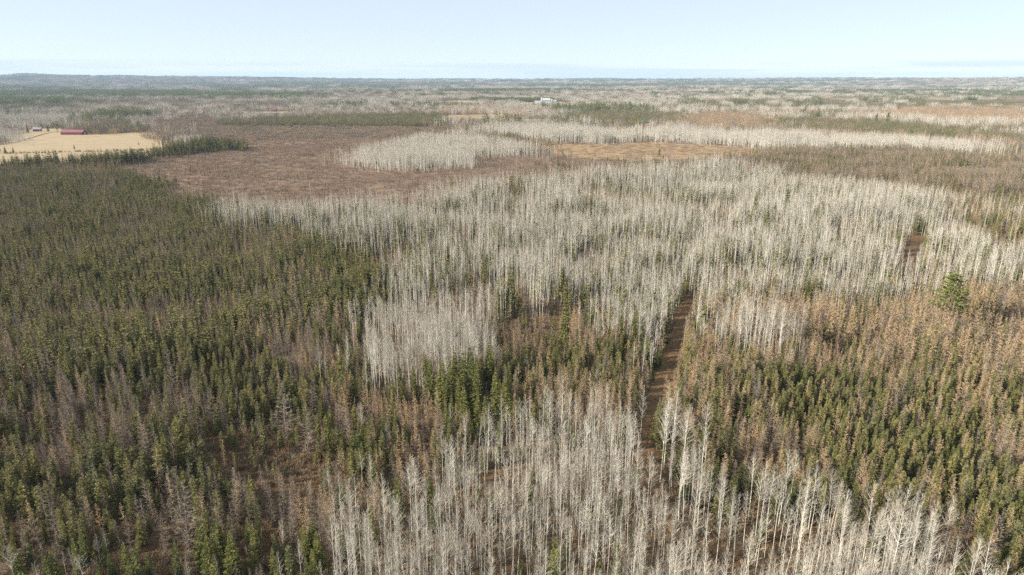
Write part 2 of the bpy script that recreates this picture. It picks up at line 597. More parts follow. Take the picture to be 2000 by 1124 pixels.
def conifer(rnd, h, r, cb, lod=2, droop=0.25, club=0.0, dens=1.0, power=0.9, ragged=0.25):
    """evergreen: trunk and whorls of needle sprays"""
    T, K = MB(), MB()
    lean = Vector((rnd.uniform(-.025, .025) * h, rnd.uniform(-.025, .025) * h, 0))

    def axis(t):
        return lean * t * t + Vector((0, 0, h * t))
    n = {2: 5, 1: 3, 0: 1}[lod]
    r0 = h * 0.0095
    T.tube([axis(i / n) for i in range(n + 1)], [r0 * (1 - 0.92 * i / n) for i in range(n + 1)], {2: 6, 1: 4, 0: 3}[lod], 0)
    nl = int({2: 26, 1: 13, 0: 6}[lod] * dens * (0.6 + h / 25.0))
    per = {2: 7, 1: 6, 0: 4}[lod]
    for i in range(nl):
        u = (i + rnd.uniform(0, .8)) / nl
        t = cb + (0.985 - cb) * u
        prof = (1 - u) ** power * min(1.0, 0.55 + u * 3.0)
        if club > 0:
            prof = prof * (1 - club) + club * (0.75 * math.exp(-((u - .8) / .16) ** 2) + 0.32)
            prof *= min(1, (1 - u) * 7 + .12)
        p0 = axis(t)
        a0 = rnd.uniform(0, 6.283)
        lr = rnd.uniform(1 - ragged, 1 + ragged)
        for k in range(per):
            a = a0 + 6.283 * (k + rnd.uniform(-.3, .3)) / per
            L = r * prof * lr * rnd.uniform(.7, 1.2) + 0.08
            el = -droop + rnd.uniform(-.25, .25) + 0.75 * u * u
            d = Vector((cos(a) * cos(el), sin(a) * cos(el), sin(el)))
            if lod == 2:
                ns = 5 + int(L * 3.0)
                K.leafkite(p0, d * L, L * 0.22 + 0.08, 0, rnd)
                for j in range(ns):
                    s = 0.25 + 0.7 * (j + rnd.random()) / ns
                    q = p0 + d * L * s
                    ang = rnd.choice((-1, 1)) * rnd.uniform(.35, 1.1)
                    dd = Vector((cos(a + ang), sin(a + ang), rnd.uniform(-.35, .45))).normalized()
                    K.leafkite(q, dd * (0.22 + 0.34 * L * (1.15 - s)), 0.11 + 0.07 * L, 0, rnd)
            elif lod == 1:
                K.leafkite(p0, d * L, L * 0.42 + 0.12, 0, rnd)
                for j in (-1, 1):
                    dd = Vector((cos(a + j * .7), sin(a + j * .7), rnd.uniform(-.3, .5))).normalized()
                    K.leafkite(p0 + d * L * .45, dd * (L * .5 + .1), L * 0.30 + 0.12, 0, rnd)
            else:
                K.leafkite(p0, d * L, L * 0.72 + 0.14, 0, rnd)
    K.leafkite(axis(0.95), Vector((0, 0, h * 0.065)), h * 0.016 + .04, 0, rnd)
    return T, K


def larch(rnd, h=11.0, r=1.7, lod=2, cb=0.12):
    """bare tamarack: straight trunk and a cone of fine bare twigs"""
    T, K = MB(), MB()
    lean = Vector((rnd.uniform(-.03, .03) * h, rnd.uniform(-.03, .03) * h, 0))

    def axis(t):
        return lean * t * t + Vector((0, 0, h * t))
    n = {2: 5, 1: 3, 0: 1}[lod]
    r0 = h * 0.0085
    T.tube([axis(i / n) for i in range(n + 1)], [r0 * (1 - 0.94 * i / n) for i in range(n + 1)], {2: 6, 1: 4, 0: 3}[lod], 0)
    nb = {2: 120, 1: 70, 0: 22}[lod]
    for i in range(nb):
        u = ((i + rnd.random()) / nb)
        t = cb + (0.99 - cb) * u
        L = r * ((1 - u) ** 0.85 * min(1, .6 + 2 * u)) * rnd.uniform(.55, 1.25) + .12
        a = rnd.uniform(0, 6.283)
        el = rnd.uniform(-.25, .3) + .5 * u
        d = Vector((cos(a) * cos(el), sin(a) * cos(el), sin(el)))
        p = axis(t)
        if lod == 2:
            K.blade(p, d * L, 0.045, 0, rnd)
            for j in range(7):
                q = p + d * L * rnd.uniform(.15, .95)
                dd = (d + Vector((rnd.uniform(-1, 1), rnd.uniform(-1, 1), rnd.uniform(-.55, .75)))).normalized()
                K.blade(q, dd * (0.16 + L * rnd.uniform(.18, .4)), 0.036, 0, rnd)
        elif lod == 1:
            K.blade(p, d * L, 0.09, 0, rnd)
            for j in range(4):
                q = p + d * L * rnd.uniform(.15, .9)
                dd = (d + Vector((rnd.uniform(-1, 1), rnd.uniform(-1, 1), rnd.uniform(-.5, .8)))).normalized()
                K.blade(q, dd * (0.2 + L * rnd.uniform(.25, .45)), 0.075, 0, rnd)
        else:
            K.blade(p, d * L * 1.1, 0.42, 0, rnd)
            K.blade(p + d * L * .3, Vector((rnd.uniform(-.4, .4), rnd.uniform(-.4, .4), rnd.uniform(.3, 1))) * (L * .6 + .2), 0.3, 0, rnd)
    return T, K


def pine(rnd, h=22.0, r=4.2, lod=2, cb=0.38):
    """white pine: stout trunk, flat uneven plates of foliage on long limbs"""
    T, K = MB(), MB()
    n = 7
    bend = [rnd.uniform(-.25, .25) for _ in range(4)]

    def axis(t):
        return Vector((bend[0] * sin(3 * t) + bend[1] * t, bend[2] * sin(3 * t) + bend[3] * t, h * t))
    T.tube([axis(i / n) for i in range(n + 1)], [h * 0.014 * (1 - 0.93 * i / n) for i in range(n + 1)], 7, 0)
    nl = {2: 13, 1: 9, 0: 6}[lod]
    for i in range(nl):
        u = (i + rnd.uniform(-.2, .2)) / nl
        u = min(max(u, 0), .97)
        t = cb + (0.97 - cb) * u
        p0 = axis(t)
        per = rnd.choice((4, 5, 6))
        a0 = rnd.uniform(0, 6.28)
        for k in range(per):
            a = a0 + 6.283 * k / per + rnd.uniform(-.3, .3)
            L = r * ((1 - u) ** 0.75 * min(1, .75 + u) + 0.1) * rnd.uniform(.55, 1.2)
            el = rnd.uniform(-.05, .22) + .4 * u
            d = Vector((cos(a) * cos(el), sin(a) * cos(el), sin(el)))
            tip = p0 + d * L + Vector((0, 0, .12 * L))
            if lod == 2:
                T.tube([p0, p0 + d * L * .6, tip], [.07, .045, .015], 3, 0)
            nt = int({2: 34, 1: 14, 0: 5}[lod] * (0.4 + L / r))
            for j in range(nt):
                s = rnd.uniform(.3, 1.05)
                q = p0.lerp(tip, s) + Vector((rnd.gauss(0, .13), rnd.gauss(0, .13), rnd.gauss(0, .05))) * L * .7
                b = rnd.uniform(0, 6.28)
                dd = Vector((cos(b), sin(b), rnd.uniform(.0, .8))).normalized()
                sz = {2: .7, 1: 1.0, 0: 1.5}[lod]
                K.leafkite(q, dd * sz * rnd.uniform(.6, 1.2), sz * .6, 0, rnd)
    for j in range(10):
        K.leafkite(axis(rnd.uniform(.92, 1.0)), Vector((rnd.uniform(-.5, .5), rnd.uniform(-.5, .5), .7)), .35, 0, rnd)
    return T, K


def shrub(rnd, h=1.8, w=1.4, n=26, bw=0.035, m=0):
    K = MB()
    for i in range(n):
        a = rnd.uniform(0, 6.28)
        p = Vector((cos(a), sin(a), 0)) * rnd.uniform(0, .25) * w
        d = Vector((cos(a) * rnd.uniform(.1, .5) * w, sin(a) * rnd.uniform(.1, .5) * w, h * rnd.uniform(.55, 1)))
        K.blade(p, d, bw, m, rnd)
        for j in range(4):
            q = p + d * rnd.uniform(.3, .9)
            dd = (d.normalized() + Vector((rnd.uniform(-.7, .7), rnd.uniform(-.7, .7), 0))).normalized()
            K.blade(q, dd * h * rnd.uniform(.2, .4), bw * .8, m, rnd)
    return K


# prototypes: kind -> lists
PROTO_COL = {}
TREE = {}          # (kind) -> list of (trunk mesh, crown mesh, height) used by single trees
MATS = {}


def joined(T, K, tm):
    o = MB()
    o.extend(T)
    o.extend(K, mo=tm)
    return o


def proto_object(col, me):
    o = bpy.data.objects.new('%s_%03d' % (col.name, len(col.objects)), me)
    col.objects.link(o)


rnd = random.Random(11)
HI, MID, CL1, CL2, CL3 = {}, {}, {}, {}, {}    # first index of each level of detail in the prototype list of a kind


def mats_of(kind, var):
    if kind == 'aspen':
        return [M['aspen_bark']], [M['aspen_bark'], M['aspen_twig']]
    if kind == 'larch':
        return [M['larch_bark']], [M['larch_tan'] if var < 3 else M['larch_grey']]
    return [M['conifer_bark']], [M[kind]]


def gen(kind, var, lod):
    if kind == 'aspen':
        return aspen(rnd, (17.0, 18.0, 16.0, 17.0, 15.0, 17.5)[var], lod), 17.0
    if kind == 'larch':
        r = (1.6, 1.9, 1.4, 1.7, 2.1, 1.5)[var]
        return larch(rnd, 11.0, r, lod), 11.0
    if kind == 'spruce':
        return conifer(rnd, 9.0, (1.15, 1.35, 1.0, 1.25, 1.45, 1.08)[var], (0.12, 0.2, 0.3, 0.1, 0.16, 0.25)[var], lod, droop=.35, club=(0.0, 0.12, 0.3, 0.0, 0.1, 0.18)[var], ragged=.4, power=0.8, dens=1.2), 9.0
    if kind == 'fir':
        return conifer(rnd, 12.0, (2.0, 2.3, 1.8, 2.1, 1.7, 2.4)[var], 0.06, lod, droop=.12, dens=1.15, power=0.85, ragged=.18), 12.0
    if kind == 'pine':
        return pine(rnd, 22.0, (4.4, 5.0, 3.8, 4.6, 4.0, 5.2)[var], lod, (0.34, 0.4, 0.3, 0.45, 0.36, 0.4)[var]), 22.0


def make_protos(kind):
    col = bpy.data.collections.new('protos_' + kind)
    PROTO_COL[kind] = col
    TREE[kind] = []
    HI[kind] = 0
    for v in range(6):
        (T, K), h = gen(kind, v, 2)
        tm, km = mats_of(kind, v)
        TREE[kind].append((T.mesh(kind + '_trunk', tm), K.mesh(kind + '_crown', km), h))
        proto_object(col, joined(T, K, 1).mesh(kind + '_near', tm + km))
    MID[kind] = len(col.objects)
    for v in range(6):
        (T, K), h = gen(kind, v, 1)
        tm, km = mats_of(kind, v)
        proto_object(col, joined(T, K, 1).mesh(kind + '_mid', tm + km))
    low = []
    for v in range(6):
        (T, K), h = gen(kind, v, 0)
        low.append(joined(T, K, 1))
    for store, size, cell, per in ((CL1, 14.0, 2.6, 6), (CL2, 36.0, 3.4, 6), (CL3, 90.0, 6.5, 4)):
        store[kind] = len(col.objects)
        cell = cell * {'aspen': 1.0, 'larch': 1.0, 'spruce': 0.9, 'fir': 1.2, 'pine': 2.0}[kind]
        for v in range(per):
            o = MB()
            k = int(size / cell)
            half = per // 2
            for i in range(k):
                for j in range(k):
                    x = (i + rnd.random()) * cell - size / 2
                    y = (j + rnd.random()) * cell - size / 2
                    if math.hypot(x, y) > size * 0.62 or rnd.random() < .14:
                        continue
                    lo = low[rnd.randrange(3) + (3 if v >= half else 0)]
                    s = rnd.uniform(.55, 1.15) * (1.25 if store is CL3 else 1.0)
                    q = MB()
                    q.extend(lo, (x, y, 0), rnd.uniform(0, 6.28), s)
                    o.v += [] if not q.v else []
                    o.extend(q)
            tm, km = mats_of(kind, 5 if v >= half else 0)
            proto_object(col, o.mesh(kind + '_clump', tm + km))


for kd in ('aspen', 'larch', 'spruce', 'fir', 'pine'):
    make_protos(kd)

# undergrowth prototypes
col = bpy.data.collections.new('protos_brush')
PROTO_COL['brush'] = col
for v in range(5):
    proto_object(col, shrub(rnd, rnd.uniform(1.4, 2.6), rnd.uniform(1.3, 2.2), 30, .06).mesh('brush', [M['brush']]))
for v in range(5):      # 5..9 patches of low bog heath
    o = MB()
    for k in range(26):
        o.extend(shrub(rnd, rnd.uniform(.5, 1.3), rnd.uniform(.8, 1.5), 5, .11), (rnd.uniform(-3.6, 3.6), rnd.uniform(-3.6, 3.6), 0))
    proto_object(col, o.mesh('heath', [M['bogshrub']]))
col = bpy.data.collections.new('protos_grass')
PROTO_COL['grass'] = col
for v in range(4):
    o = MB()
    for k in range(14):
        a = rnd.uniform(0, 6.28)
        p = Vector((cos(a), sin(a), 0)) * rnd.uniform(0, .35)
        o.blade(p, Vector((cos(a) * .3, sin(a) * .3, rnd.uniform(.25, .6))), .07, 0, rnd)
    proto_object(col, o.mesh('tuft', [M['straw']]))


def scatter(name, colname, P, rot, scl, idx):
    P = np.asarray(P, np.float32)
    me = bpy.data.meshes.new(name)
    me.vertices.add(len(P))
    me.vertices.foreach_set('co', P.ravel())
    for an, ty, da, key in (('rot', 'FLOAT_VECTOR', rot, 'vector'), ('scl', 'FLOAT_VECTOR', scl, 'vector'), ('idx', 'INT', idx, 'value')):
        at = me.attributes.new(an, ty, 'POINT')
        at.data.foreach_set(key, np.asarray(da, np.int32 if ty == 'INT' else np.float32).ravel())
    me.update()
    o = obj(name, me)
    o['kind'] = 'stuff'
    ng = bpy.data.node_groups.new(name + '_scatter', 'GeometryNodeTree')
    ng.interface.new_socket('Geometry', in_out='INPUT', socket_type='NodeSocketGeometry')
    ng.interface.new_socket('Geometry', in_out='OUTPUT', socket_type='NodeSocketGeometry')
    gi = ng.nodes.new('NodeGroupInput')
    go = ng.nodes.new('NodeGroupOutput')
    ci = ng.nodes.new('GeometryNodeCollectionInfo')
    ci.inputs['Collection'].default_value = PROTO_COL[colname]
    ci.inputs['Separate Children'].default_value = True
    ci.inputs['Reset Children'].default_value = True
    ip = ng.nodes.new('GeometryNodeInstanceOnPoints')
    ip.inputs['Pick Instance'].default_value = True
    ng.links.new(gi.outputs[0], ip.inputs['Points'])
    ng.links.new(ci.outputs[0], ip.inputs['Instance'])
    for an, ty, so_ in (('rot', 'FLOAT_VECTOR', 'Rotation'), ('scl', 'FLOAT_VECTOR', 'Scale'), ('idx', 'INT', 'Instance Index')):
        na = ng.nodes.new('GeometryNodeInputNamedAttribute')
        na.data_type = ty
        na.inputs['Name'].default_value = an
        ng.links.new(na.outputs['Attribute'], ip.inputs[so_])
    ng.links.new(ip.outputs[0], go.inputs[0])
    md = o.modifiers.new('scatter', 'NODES')
    md.node_group = ng
    return o


# ------------------------------------------------------------------ where the stands grow
A, L_, S_, F_ = 14.5, 10.0, 8.0, 11.0
# zone: name, outline (photograph x, y, height of the point seen there), densities per square metre, height factor per kind
ZONES = [
    ('farm_grove', wpoly([(-120, 250, 10), (5, 244, 10), (28, 262, 5), (22, 279, 0), (-10, 284, 0), (-120, 290, 0)]), {'aspen': .06, 'larch': .04}, {'aspen': .65, 'larch': .8}),
    ('field', POLY['hay_field'], {}, {}),
    ('field', POLY['clearing'], {}, {}),
    ('field', POLY['far_field'], {}, {}),
    ('field', POLY['farmyard'], {}, {}),
    ('field', POLY['right_field'], {}, {}),
    ('field', POLY['left_field'], {}, {}),
    ('meadow', POLY['meadow'], {'larch': .0015}, {'larch': .4}),
    ('meadow', POLY['upper_meadow'], {}, {}),
    # near aspens along the bottom, left and right of the track
    ('aspen_near_left', wpoly([(620, 1120, 8), (650, 1010, 9), (700, 945, 12), (760, 915, 14), (830, 880, A), (860, 850, A), (880, 805, A), (990, 765, A), (1100, 742, A), (1200, 765, A), (1262, 800, A), (1275, 880, 0), (1300, 1000, 0), (1350, 1300, 0), (640, 1300, 0)]),
     {'aspen': .145, 'fir': .007, 'larch': .012}, {'aspen': .86, 'fir': .55, 'larch': .7}),
    ('aspen_near_right', wpoly([(1268, 880, 0), (1290, 785, A), (1340, 795, A), (1365, 860, A), (1390, 905, A), (1500, 905, A), (1600, 895, A), (1700, 940, A), (1790, 955, A), (1870, 1000, A), (1960, 1060, A), (2100, 1180, A), (2100, 1350, 0), (1330, 1350, 0), (1290, 1000, 0)]),
     {'aspen': .135, 'fir': .007, 'larch': .004}, {'aspen': .98, 'fir': .5, 'larch': .6}),
    ('aspen_clump', wpoly([(1415, 610, A), (1450, 575, A), (1500, 590, A), (1555, 610, A), (1560, 640, A), (1500, 655, A), (1430, 650, A)]),
     {'aspen': .07, 'larch': .05}, {'aspen': 1.0, 'larch': .85}),
    # firs in front of the middle stand
    ('fir_group', wpoly([(840, 720, F_), (900, 685, F_), (990, 715, F_), (1010, 760, F_), (960, 790, F_), (860, 760, F_)]),
     {'fir': .05, 'larch': .03}, {'fir': 1.05, 'larch': .8}),
    ('verge_aspen', wpoly([(1258, 770, 0), (1290, 700, 0), (1306, 640, 0), (1322, 640, 0), (1308, 700, 0), (1276, 780, 0)]), {'aspen': .13, 'fir': .05, 'larch': .05}, {'aspen': .85, 'fir': .8, 'larch': .9}),
    ('dark_gap', wpoly([(955, 640, 0), (1040, 626, 0), (1120, 645, 0), (1130, 690, 0), (1040, 720, 0), (960, 705, 0)]), {'larch': .03, 'spruce': .03, 'fir': .015}, {'larch': .7, 'spruce': .8, 'fir': .5}),
    ('dark_gap', wpoly([(870, 600, 0), (905, 575, 0), (945, 590, 0), (935, 640, 0), (890, 640, 0)]), {'larch': .02}, {'larch': .5}),
    ('larch_pocket', wpoly([(930, 670, 0), (960, 640, 0), (1050, 628, 0), (1120, 648, 0), (1195, 690, 0), (1290, 715, 0), (1282, 745, 0), (1262, 800, 0), (1250, 880, 0), (1100, 880, 0), (1000, 850, 0), (960, 740, 0)]),
     {'larch': .15, 'spruce': .05, 'fir': .02}, {'larch': .85, 'spruce': .9, 'fir': .6}),
    # conifers along the west edge of the big aspen wood
    ('fir_edge', wpoly([(545, 420, F_), (600, 440, F_), (690, 465, F_), (790, 490, F_), (785, 525, F_), (740, 560, F_), (690, 610, F_), (650, 600, F_), (610, 510, F_), (560, 450, F_)]),
     {'fir': .030, 'larch': .045, 'spruce': .07}, {'fir': .9, 'larch': .95, 'spruce': 1.1}),
    ('aspen_mid', wpoly([(735, 535, A), (800, 520, A), (860, 540, A), (960, 560, A), (965, 630, 0), (985, 690, 0), (1010, 740, 0), (930, 760, 0), (840, 800, 0), (770, 800, 0), (735, 770, 0), (688, 650, A)]),
     {'aspen': .15, 'larch': .01}, {'aspen': .88, 'larch': .7}),
    # right strip of conifers inside the aspens
    ('east_strip', wpoly([(1745, 385, S_), (1850, 397, S_), (1935, 394, S_), (2100, 405, S_), (2120, 470, S_), (2000, 438, S_), (1900, 418, S_), (1800, 402, S_)]),
     {'spruce': .055, 'larch': .08, 'fir': .01, 'aspen': .02}, {'spruce': 1.2, 'larch': .9, 'fir': .9}),
    ('brown_patch', wpoly([(1060, 362, 8), (1180, 352, 8), (1330, 350, 8), (1345, 385, 8), (1250, 402, 8), (1130, 404, 8)]), {'aspen': .065, 'larch': .05, 'spruce': .03, 'fir': .008}, {'aspen': .8, 'larch': .7, 'spruce': .9, 'fir': .7}),
    ('aspen_main', wpoly([(425, 386, A), (560, 376, A), (700, 372, A), (800, 368, A), (860, 354, A), (950, 341, A), (1050, 331, A), (1150, 325, A), (1250, 317, A), (1340, 307, A), (1450, 310, A), (1510, 318, A), (1570, 336, A), (1660, 346, A), (1760, 360, A), (1840, 364, A), (1930, 386, A), (1850, 398, A), (1780, 396, A), (1850, 408, A), (1900, 430, A), (2000, 462, A), (2150, 500, A), (2150, 590, L_), (2000, 545, L_), (1900, 555, L_), (1800, 562, L_), (1700, 566, L_), (1600, 572, L_), (1500, 560, L_), (1400, 575, L_), (1350, 600, L_), (1318, 690, 0), (1292, 715, 0), (1200, 690, 0), (1110, 645, 0), (960, 642, 0), (850, 560, A), (800, 520, A), (740, 500, A), (640, 465, A), (560, 430, A), (470, 410, A)]),
     {'aspen': .115, 'spruce': .016, 'fir': .007, 'larch': .018}, {'aspen': .87, 'fir': 1.05, 'larch': .85, 'spruce': 1.35}),
    ('larch_east_upper', wpoly([(1340, 620, L_), (1400, 572, L_), (1500, 558, L_), (1600, 568, L_), (1700, 562, L_), (1800, 558, L_), (1900, 550, L_), (2000, 540, L_), (2150, 560, L_), (2150, 720, L_), (1900, 700, L_), (1750, 690, L_), (1600, 690, L_), (1450, 700, L_), (1345, 690, L_)]),
     {'larch': .16, 'spruce': .035, 'fir': .020}, {'larch': 1.0, 'spruce': 1.0, 'fir': .75}),
    ('larch_east', wpoly([(1345, 690, L_), (1450, 700, L_), (1600, 690, L_), (1750, 690, L_), (1900, 700, L_), (2150, 720, L_), (2300, 1250, 0), (1900, 1250, 0), (1300, 1250, 0), (1300, 900, 0), (1290, 800, 0), (1320, 720, 0)]),
     {'larch': .080, 'spruce': .095, 'fir': .045}, {'larch': .95, 'spruce': 1.0, 'fir': .68}),
    # middle foreground mix
    ('mixed_centre', wpoly([(640, 600, L_), (700, 640, L_), (760, 720, L_), (830, 770, L_), (980, 760, L_), (900, 830, L_), (860, 900, L_), (760, 950, L_), (660, 1020, L_), (600, 960, L_), (640, 860, L_), (650, 760, L_), (640, 680, L_)]),
     {'larch': .075, 'fir': .042, 'spruce': .03, 'aspen': .006}, {'larch': .85, 'fir': .75, 'spruce': 1.0, 'aspen': .75}),
    ('bottom_left', wpoly([(-200, 1080, 6), (0, 1030, 6), (150, 1060, 6), (320, 1020, 8), (480, 1010, 8), (560, 1000, 6), (660, 1010, 8), (700, 1300, 0), (-300, 1300, 0)]),
     {'fir': .028, 'larch': .055, 'aspen': .010, 'spruce': .012}, {'fir': .72, 'larch': .6, 'aspen': .6, 'spruce': .8}),
    ('clearing_left', wpoly([(430, 830, 3), (560, 800, 3), (640, 850, 3), (700, 900, 3), (640, 990, 3), (520, 1000, 3), (420, 960, 3), (380, 890, 3)]),
     {'spruce': .030, 'larch': .016}, {'spruce': .75, 'larch': .75}),
    ('spruce_edge', wpoly([(430, 400, S_), (560, 440, S_), (620, 510, S_), (660, 600, S_), (650, 700, S_), (650, 850, S_), (560, 830, S_), (520, 700, S_), (540, 560, S_), (480, 450, S_)]),
     {'spruce': .13, 'larch': .075}, {'spruce': 1.0, 'larch': .95}),
    ('spruce_low', wpoly([(-300, 700, S_), (0, 690, S_), (200, 700, S_), (330, 760, S_), (560, 790, S_), (700, 850, S_), (700, 1100, S_), (-400, 1150, S_)]),
     {'spruce': .075, 'larch': .062}, {'spruce': .98, 'larch': .95}),
    ('spruce_bog', wpoly([(-500, 318, S_), (0, 322, S_), (230, 328, S_), (350, 372, S_), (430, 393, S_), (520, 440, S_), (600, 560, S_), (640, 700, S_), (700, 900, S_), (-400, 900, S_)]),
     {'spruce': .145, 'larch': .045}, {'spruce': .88, 'larch': .8}),
    # line of spruces before the hay field, bog islands
    ('field_edge', wpoly([(-200, 318, S_), (0, 312, S_), (150, 308, S_), (260, 298, S_), (330, 288, S_), (420, 268, S_), (460, 284, S_), (455, 296, 0), (330, 306, 0), (230, 325, 0), (0, 333, 0), (-200, 336, 0)]),
     {'spruce': .05, 'fir': .014, 'larch': .02}, {'spruce': 1.45, 'fir': 1.1, 'larch': .7}),
    ('aspen_hedge', wpoly([(345, 262, 12), (400, 264, 12), (405, 292, 0), (345, 294, 0)]), {'aspen': .07}, {'aspen': .72}),
    ('aspen_island', wpoly([(683, 292, A), (720, 281, A), (770, 272, A), (830, 264, A), (900, 261, A), (990, 268, A), (1045, 281, A), (1075, 296, A), (1058, 306, 0), (1000, 306, 0), (950, 306, 0), (915, 303, 0), (903, 318, 0), (898, 328, 0), (850, 332, 0), (800, 336, 0), (730, 334, 0), (700, 325, 0)]),
     {'aspen': .17, 'fir': .003}, {'aspen': .95, 'fir': .8}),
    ('aspen_island_north', wpoly([(880, 262, A), (940, 241, A), (1050, 236, A), (1130, 241, A), (1240, 252, A), (1243, 279, 0), (1180, 281, 0), (1080, 281, 0), (1000, 268, 0), (960, 262, 0), (900, 270, 0)]),
     {'aspen': .15, 'spruce': .01, 'fir': .002}, {'aspen': 1.0, 'spruce': 1.0, 'fir': .8}),
    ('aspen_band', wpoly([(1266, 246, A), (1320, 240, A), (1400, 249, A), (1500, 254, A), (1600, 257, A), (1700, 261, A), (1850, 269, A), (2000, 288, A), (2150, 300, A), (2150, 330, 0), (2000, 312, 0), (1850, 303, 0), (1700, 298, 0), (1600, 300, 0), (1500, 294, 0), (1420, 287, 0), (1330, 282, 0), (1276, 278, 0)]),
     {'aspen': .15, 'spruce': .006}, {'aspen': 1.0, 'spruce': 1.0}),
    ('larch_north_east', wpoly([(1470, 300, L_), (1540, 286, L_), (1700, 278, L_), (1850, 288, L_), (2000, 308, L_), (2150, 320, L_), (2150, 372, 0), (2000, 366, 0), (1940, 372, 0), (1930, 392, 0), (1860, 376, 0), (1700, 364, 0), (1560, 348, 0), (1480, 324, 0)]),
     {'larch': .17, 'spruce': .018}, {'larch': 1.0, 'spruce': 1.35}),
    ('heath_larch', wpoly([(1090, 306, 0), (1230, 314, 0), (1340, 312, 0), (1440, 306, 0), (1500, 312, 0), (1500, 330, 0), (1340, 345, 0), (1050, 360, 0), (1000, 350, 0)]),
     {'larch': .02, 'spruce': .012}, {'larch': .55, 'spruce': .7}),
    ('bog', POLY['bog'], {'larch': .032, 'spruce': .003}, {'larch': .33, 'spruce': .5}),
    ('bog', POLY['bog_pocket'], {'larch': .01}, {'larch': .3}),
    # farther bands
    ('spruce_band', wpoly([(430, 232, S_), (560, 226, S_), (660, 223, S_), (850, 220, S_), (858, 242, 0), (830, 250, 0), (670, 251, 0), (430, 251, 0)]), {'spruce': .15, 'larch': .02}, {'spruce': 1.25, 'larch': 1.0}),
    ('spruce_band', wpoly([(160, 245, S_), (175, 232, S_), (250, 232, S_), (255, 262, 0), (165, 264, 0)]), {'spruce': .05, 'larch': .10}, {'spruce': 1.3, 'larch': 1.0}),
    ('pine_clump', wpoly([(160, 222, 16), (210, 212, 16), (280, 212, 16), (292, 230, 0), (170, 238, 0)]), {'pine': .02, 'fir': .03}, {'pine': .85, 'fir': 1.2}),
    ('spruce_band', wpoly([(1080, 224, S_), (1180, 214, S_), (1320, 220, S_), (1330, 244, 0), (1200, 246, 0), (1120, 238, 0)]), {'spruce': .14, 'larch': .04}, {'spruce': 1.2, 'larch': 1.0}),
    ('spruce_band', wpoly([(1480, 236, S_), (1560, 229, S_), (1700, 232, S_), (1850, 245, S_), (1950, 258, S_), (2100, 272, S_), (2100, 290, 0), (1900, 272, 0), (1700, 266, 0), (1560, 258, 0)]), {'spruce': .14, 'larch': .03}, {'spruce': 1.25, 'larch': 1.0}),
    ('larch_band', wpoly([(1300, 224, L_), (1420, 216, L_), (1520, 224, L_), (1500, 255, 0), (1330, 255, 0), (1310, 240, 0)]), {'larch': .15, 'spruce': .01}, {'larch': 1.0, 'spruce': 1.0}),
    ('larch_band', wpoly([(1500, 218, L_), (1700, 218, L_), (1790, 207, L_), (1900, 205, L_), (1960, 212, L_), (2150, 218, L_), (2150, 246, 0), (1900, 240, 0), (1700, 230, 0), (1500, 228, 0)]), {'larch': .15, 'spruce': .008}, {'larch': 1.0, 'spruce': 1.0}),
    ('brown_flat', wpoly([(260, 238, 5), (430, 225, 5), (440, 250, 0), (320, 262, 0)]), {'larch': .12}, {'larch': .55}),
    ('larch_band', wpoly([(855, 207, L_), (1000, 204, L_), (1080, 210, L_), (1090, 228, 0), (990, 233, 0), (860, 226, 0)]), {'larch': .12, 'aspen': .05}, {'larch': 1.1, 'aspen': .9}),
    ('pine_plantation', wpoly([(918, 189, 14), (1086, 190, 14), (1086, 200, 0), (1000, 201, 0), (920, 197, 0)]), {'pine': .05}, {'pine': .62}),
    ('pine_plantation', wpoly([(1535, 177, 14), (1572, 177, 14), (1572, 186, 0), (1535, 186, 0)]), {'pine': .05}, {'pine': .75}),
    ('spruce_band', wpoly([(1780, 197, S_), (1980, 196, S_), (2100, 200, S_), (2100, 208, 0), (1780, 206, 0)]), {'spruce': .12}, {'spruce': 1.3}),
    ('aspen_band', wpoly([(-50, 222, A), (160, 219, A), (150, 238, 0), (-50, 240, 0)]), {'aspen': .14}, {'aspen': .9}),
    ('aspen_band', wpoly([(-60, 236, 14), (90, 234, 14), (100, 252, 0), (-60, 256, 0)]), {'aspen': .11, 'spruce': .02}, {'aspen': .9, 'spruce': 1.2}),
    ('spruce_band', wpoly([(0, 210, S_), (100, 203, S_), (130, 205, S_), (125, 214, 0), (0, 219, 0)]), {'spruce': .1, 'larch': .03}, {'spruce': 1.4, 'larch': 1}),
    ('brown_flat', wpoly([(560, 193, 8), (900, 186, 8), (1120, 188, 8), (1340, 194, 8), (1340, 214, 0), (1100, 214, 0), (860, 210, 0), (560, 206, 0)]), {'larch': .10, 'aspen': .045, 'spruce': .022, 'fir': .01}, {'larch': .8, 'aspen': .85, 'spruce': 1.2, 'fir': 1.0}),
    ('brown_flat', wpoly([(-150, 207, 8), (430, 200, 8), (860, 206, 8), (850, 224, 0), (430, 238, 0), (250, 240, 0), (-150, 224, 0)]), {'larch': .12, 'aspen': .02, 'spruce': .012}, {'larch': .7, 'aspen': .8, 'spruce': 1.2}),
    ('aspen_band', wpoly([(1330, 222, A), (1440, 215, A), (1560, 219, A), (1560, 230, 0), (1400, 232, 0)]), {'aspen': .12}, {'aspen': .9}),
]
KINDS = ['aspen', 'larch', 'spruce', 'fir', 'pine']


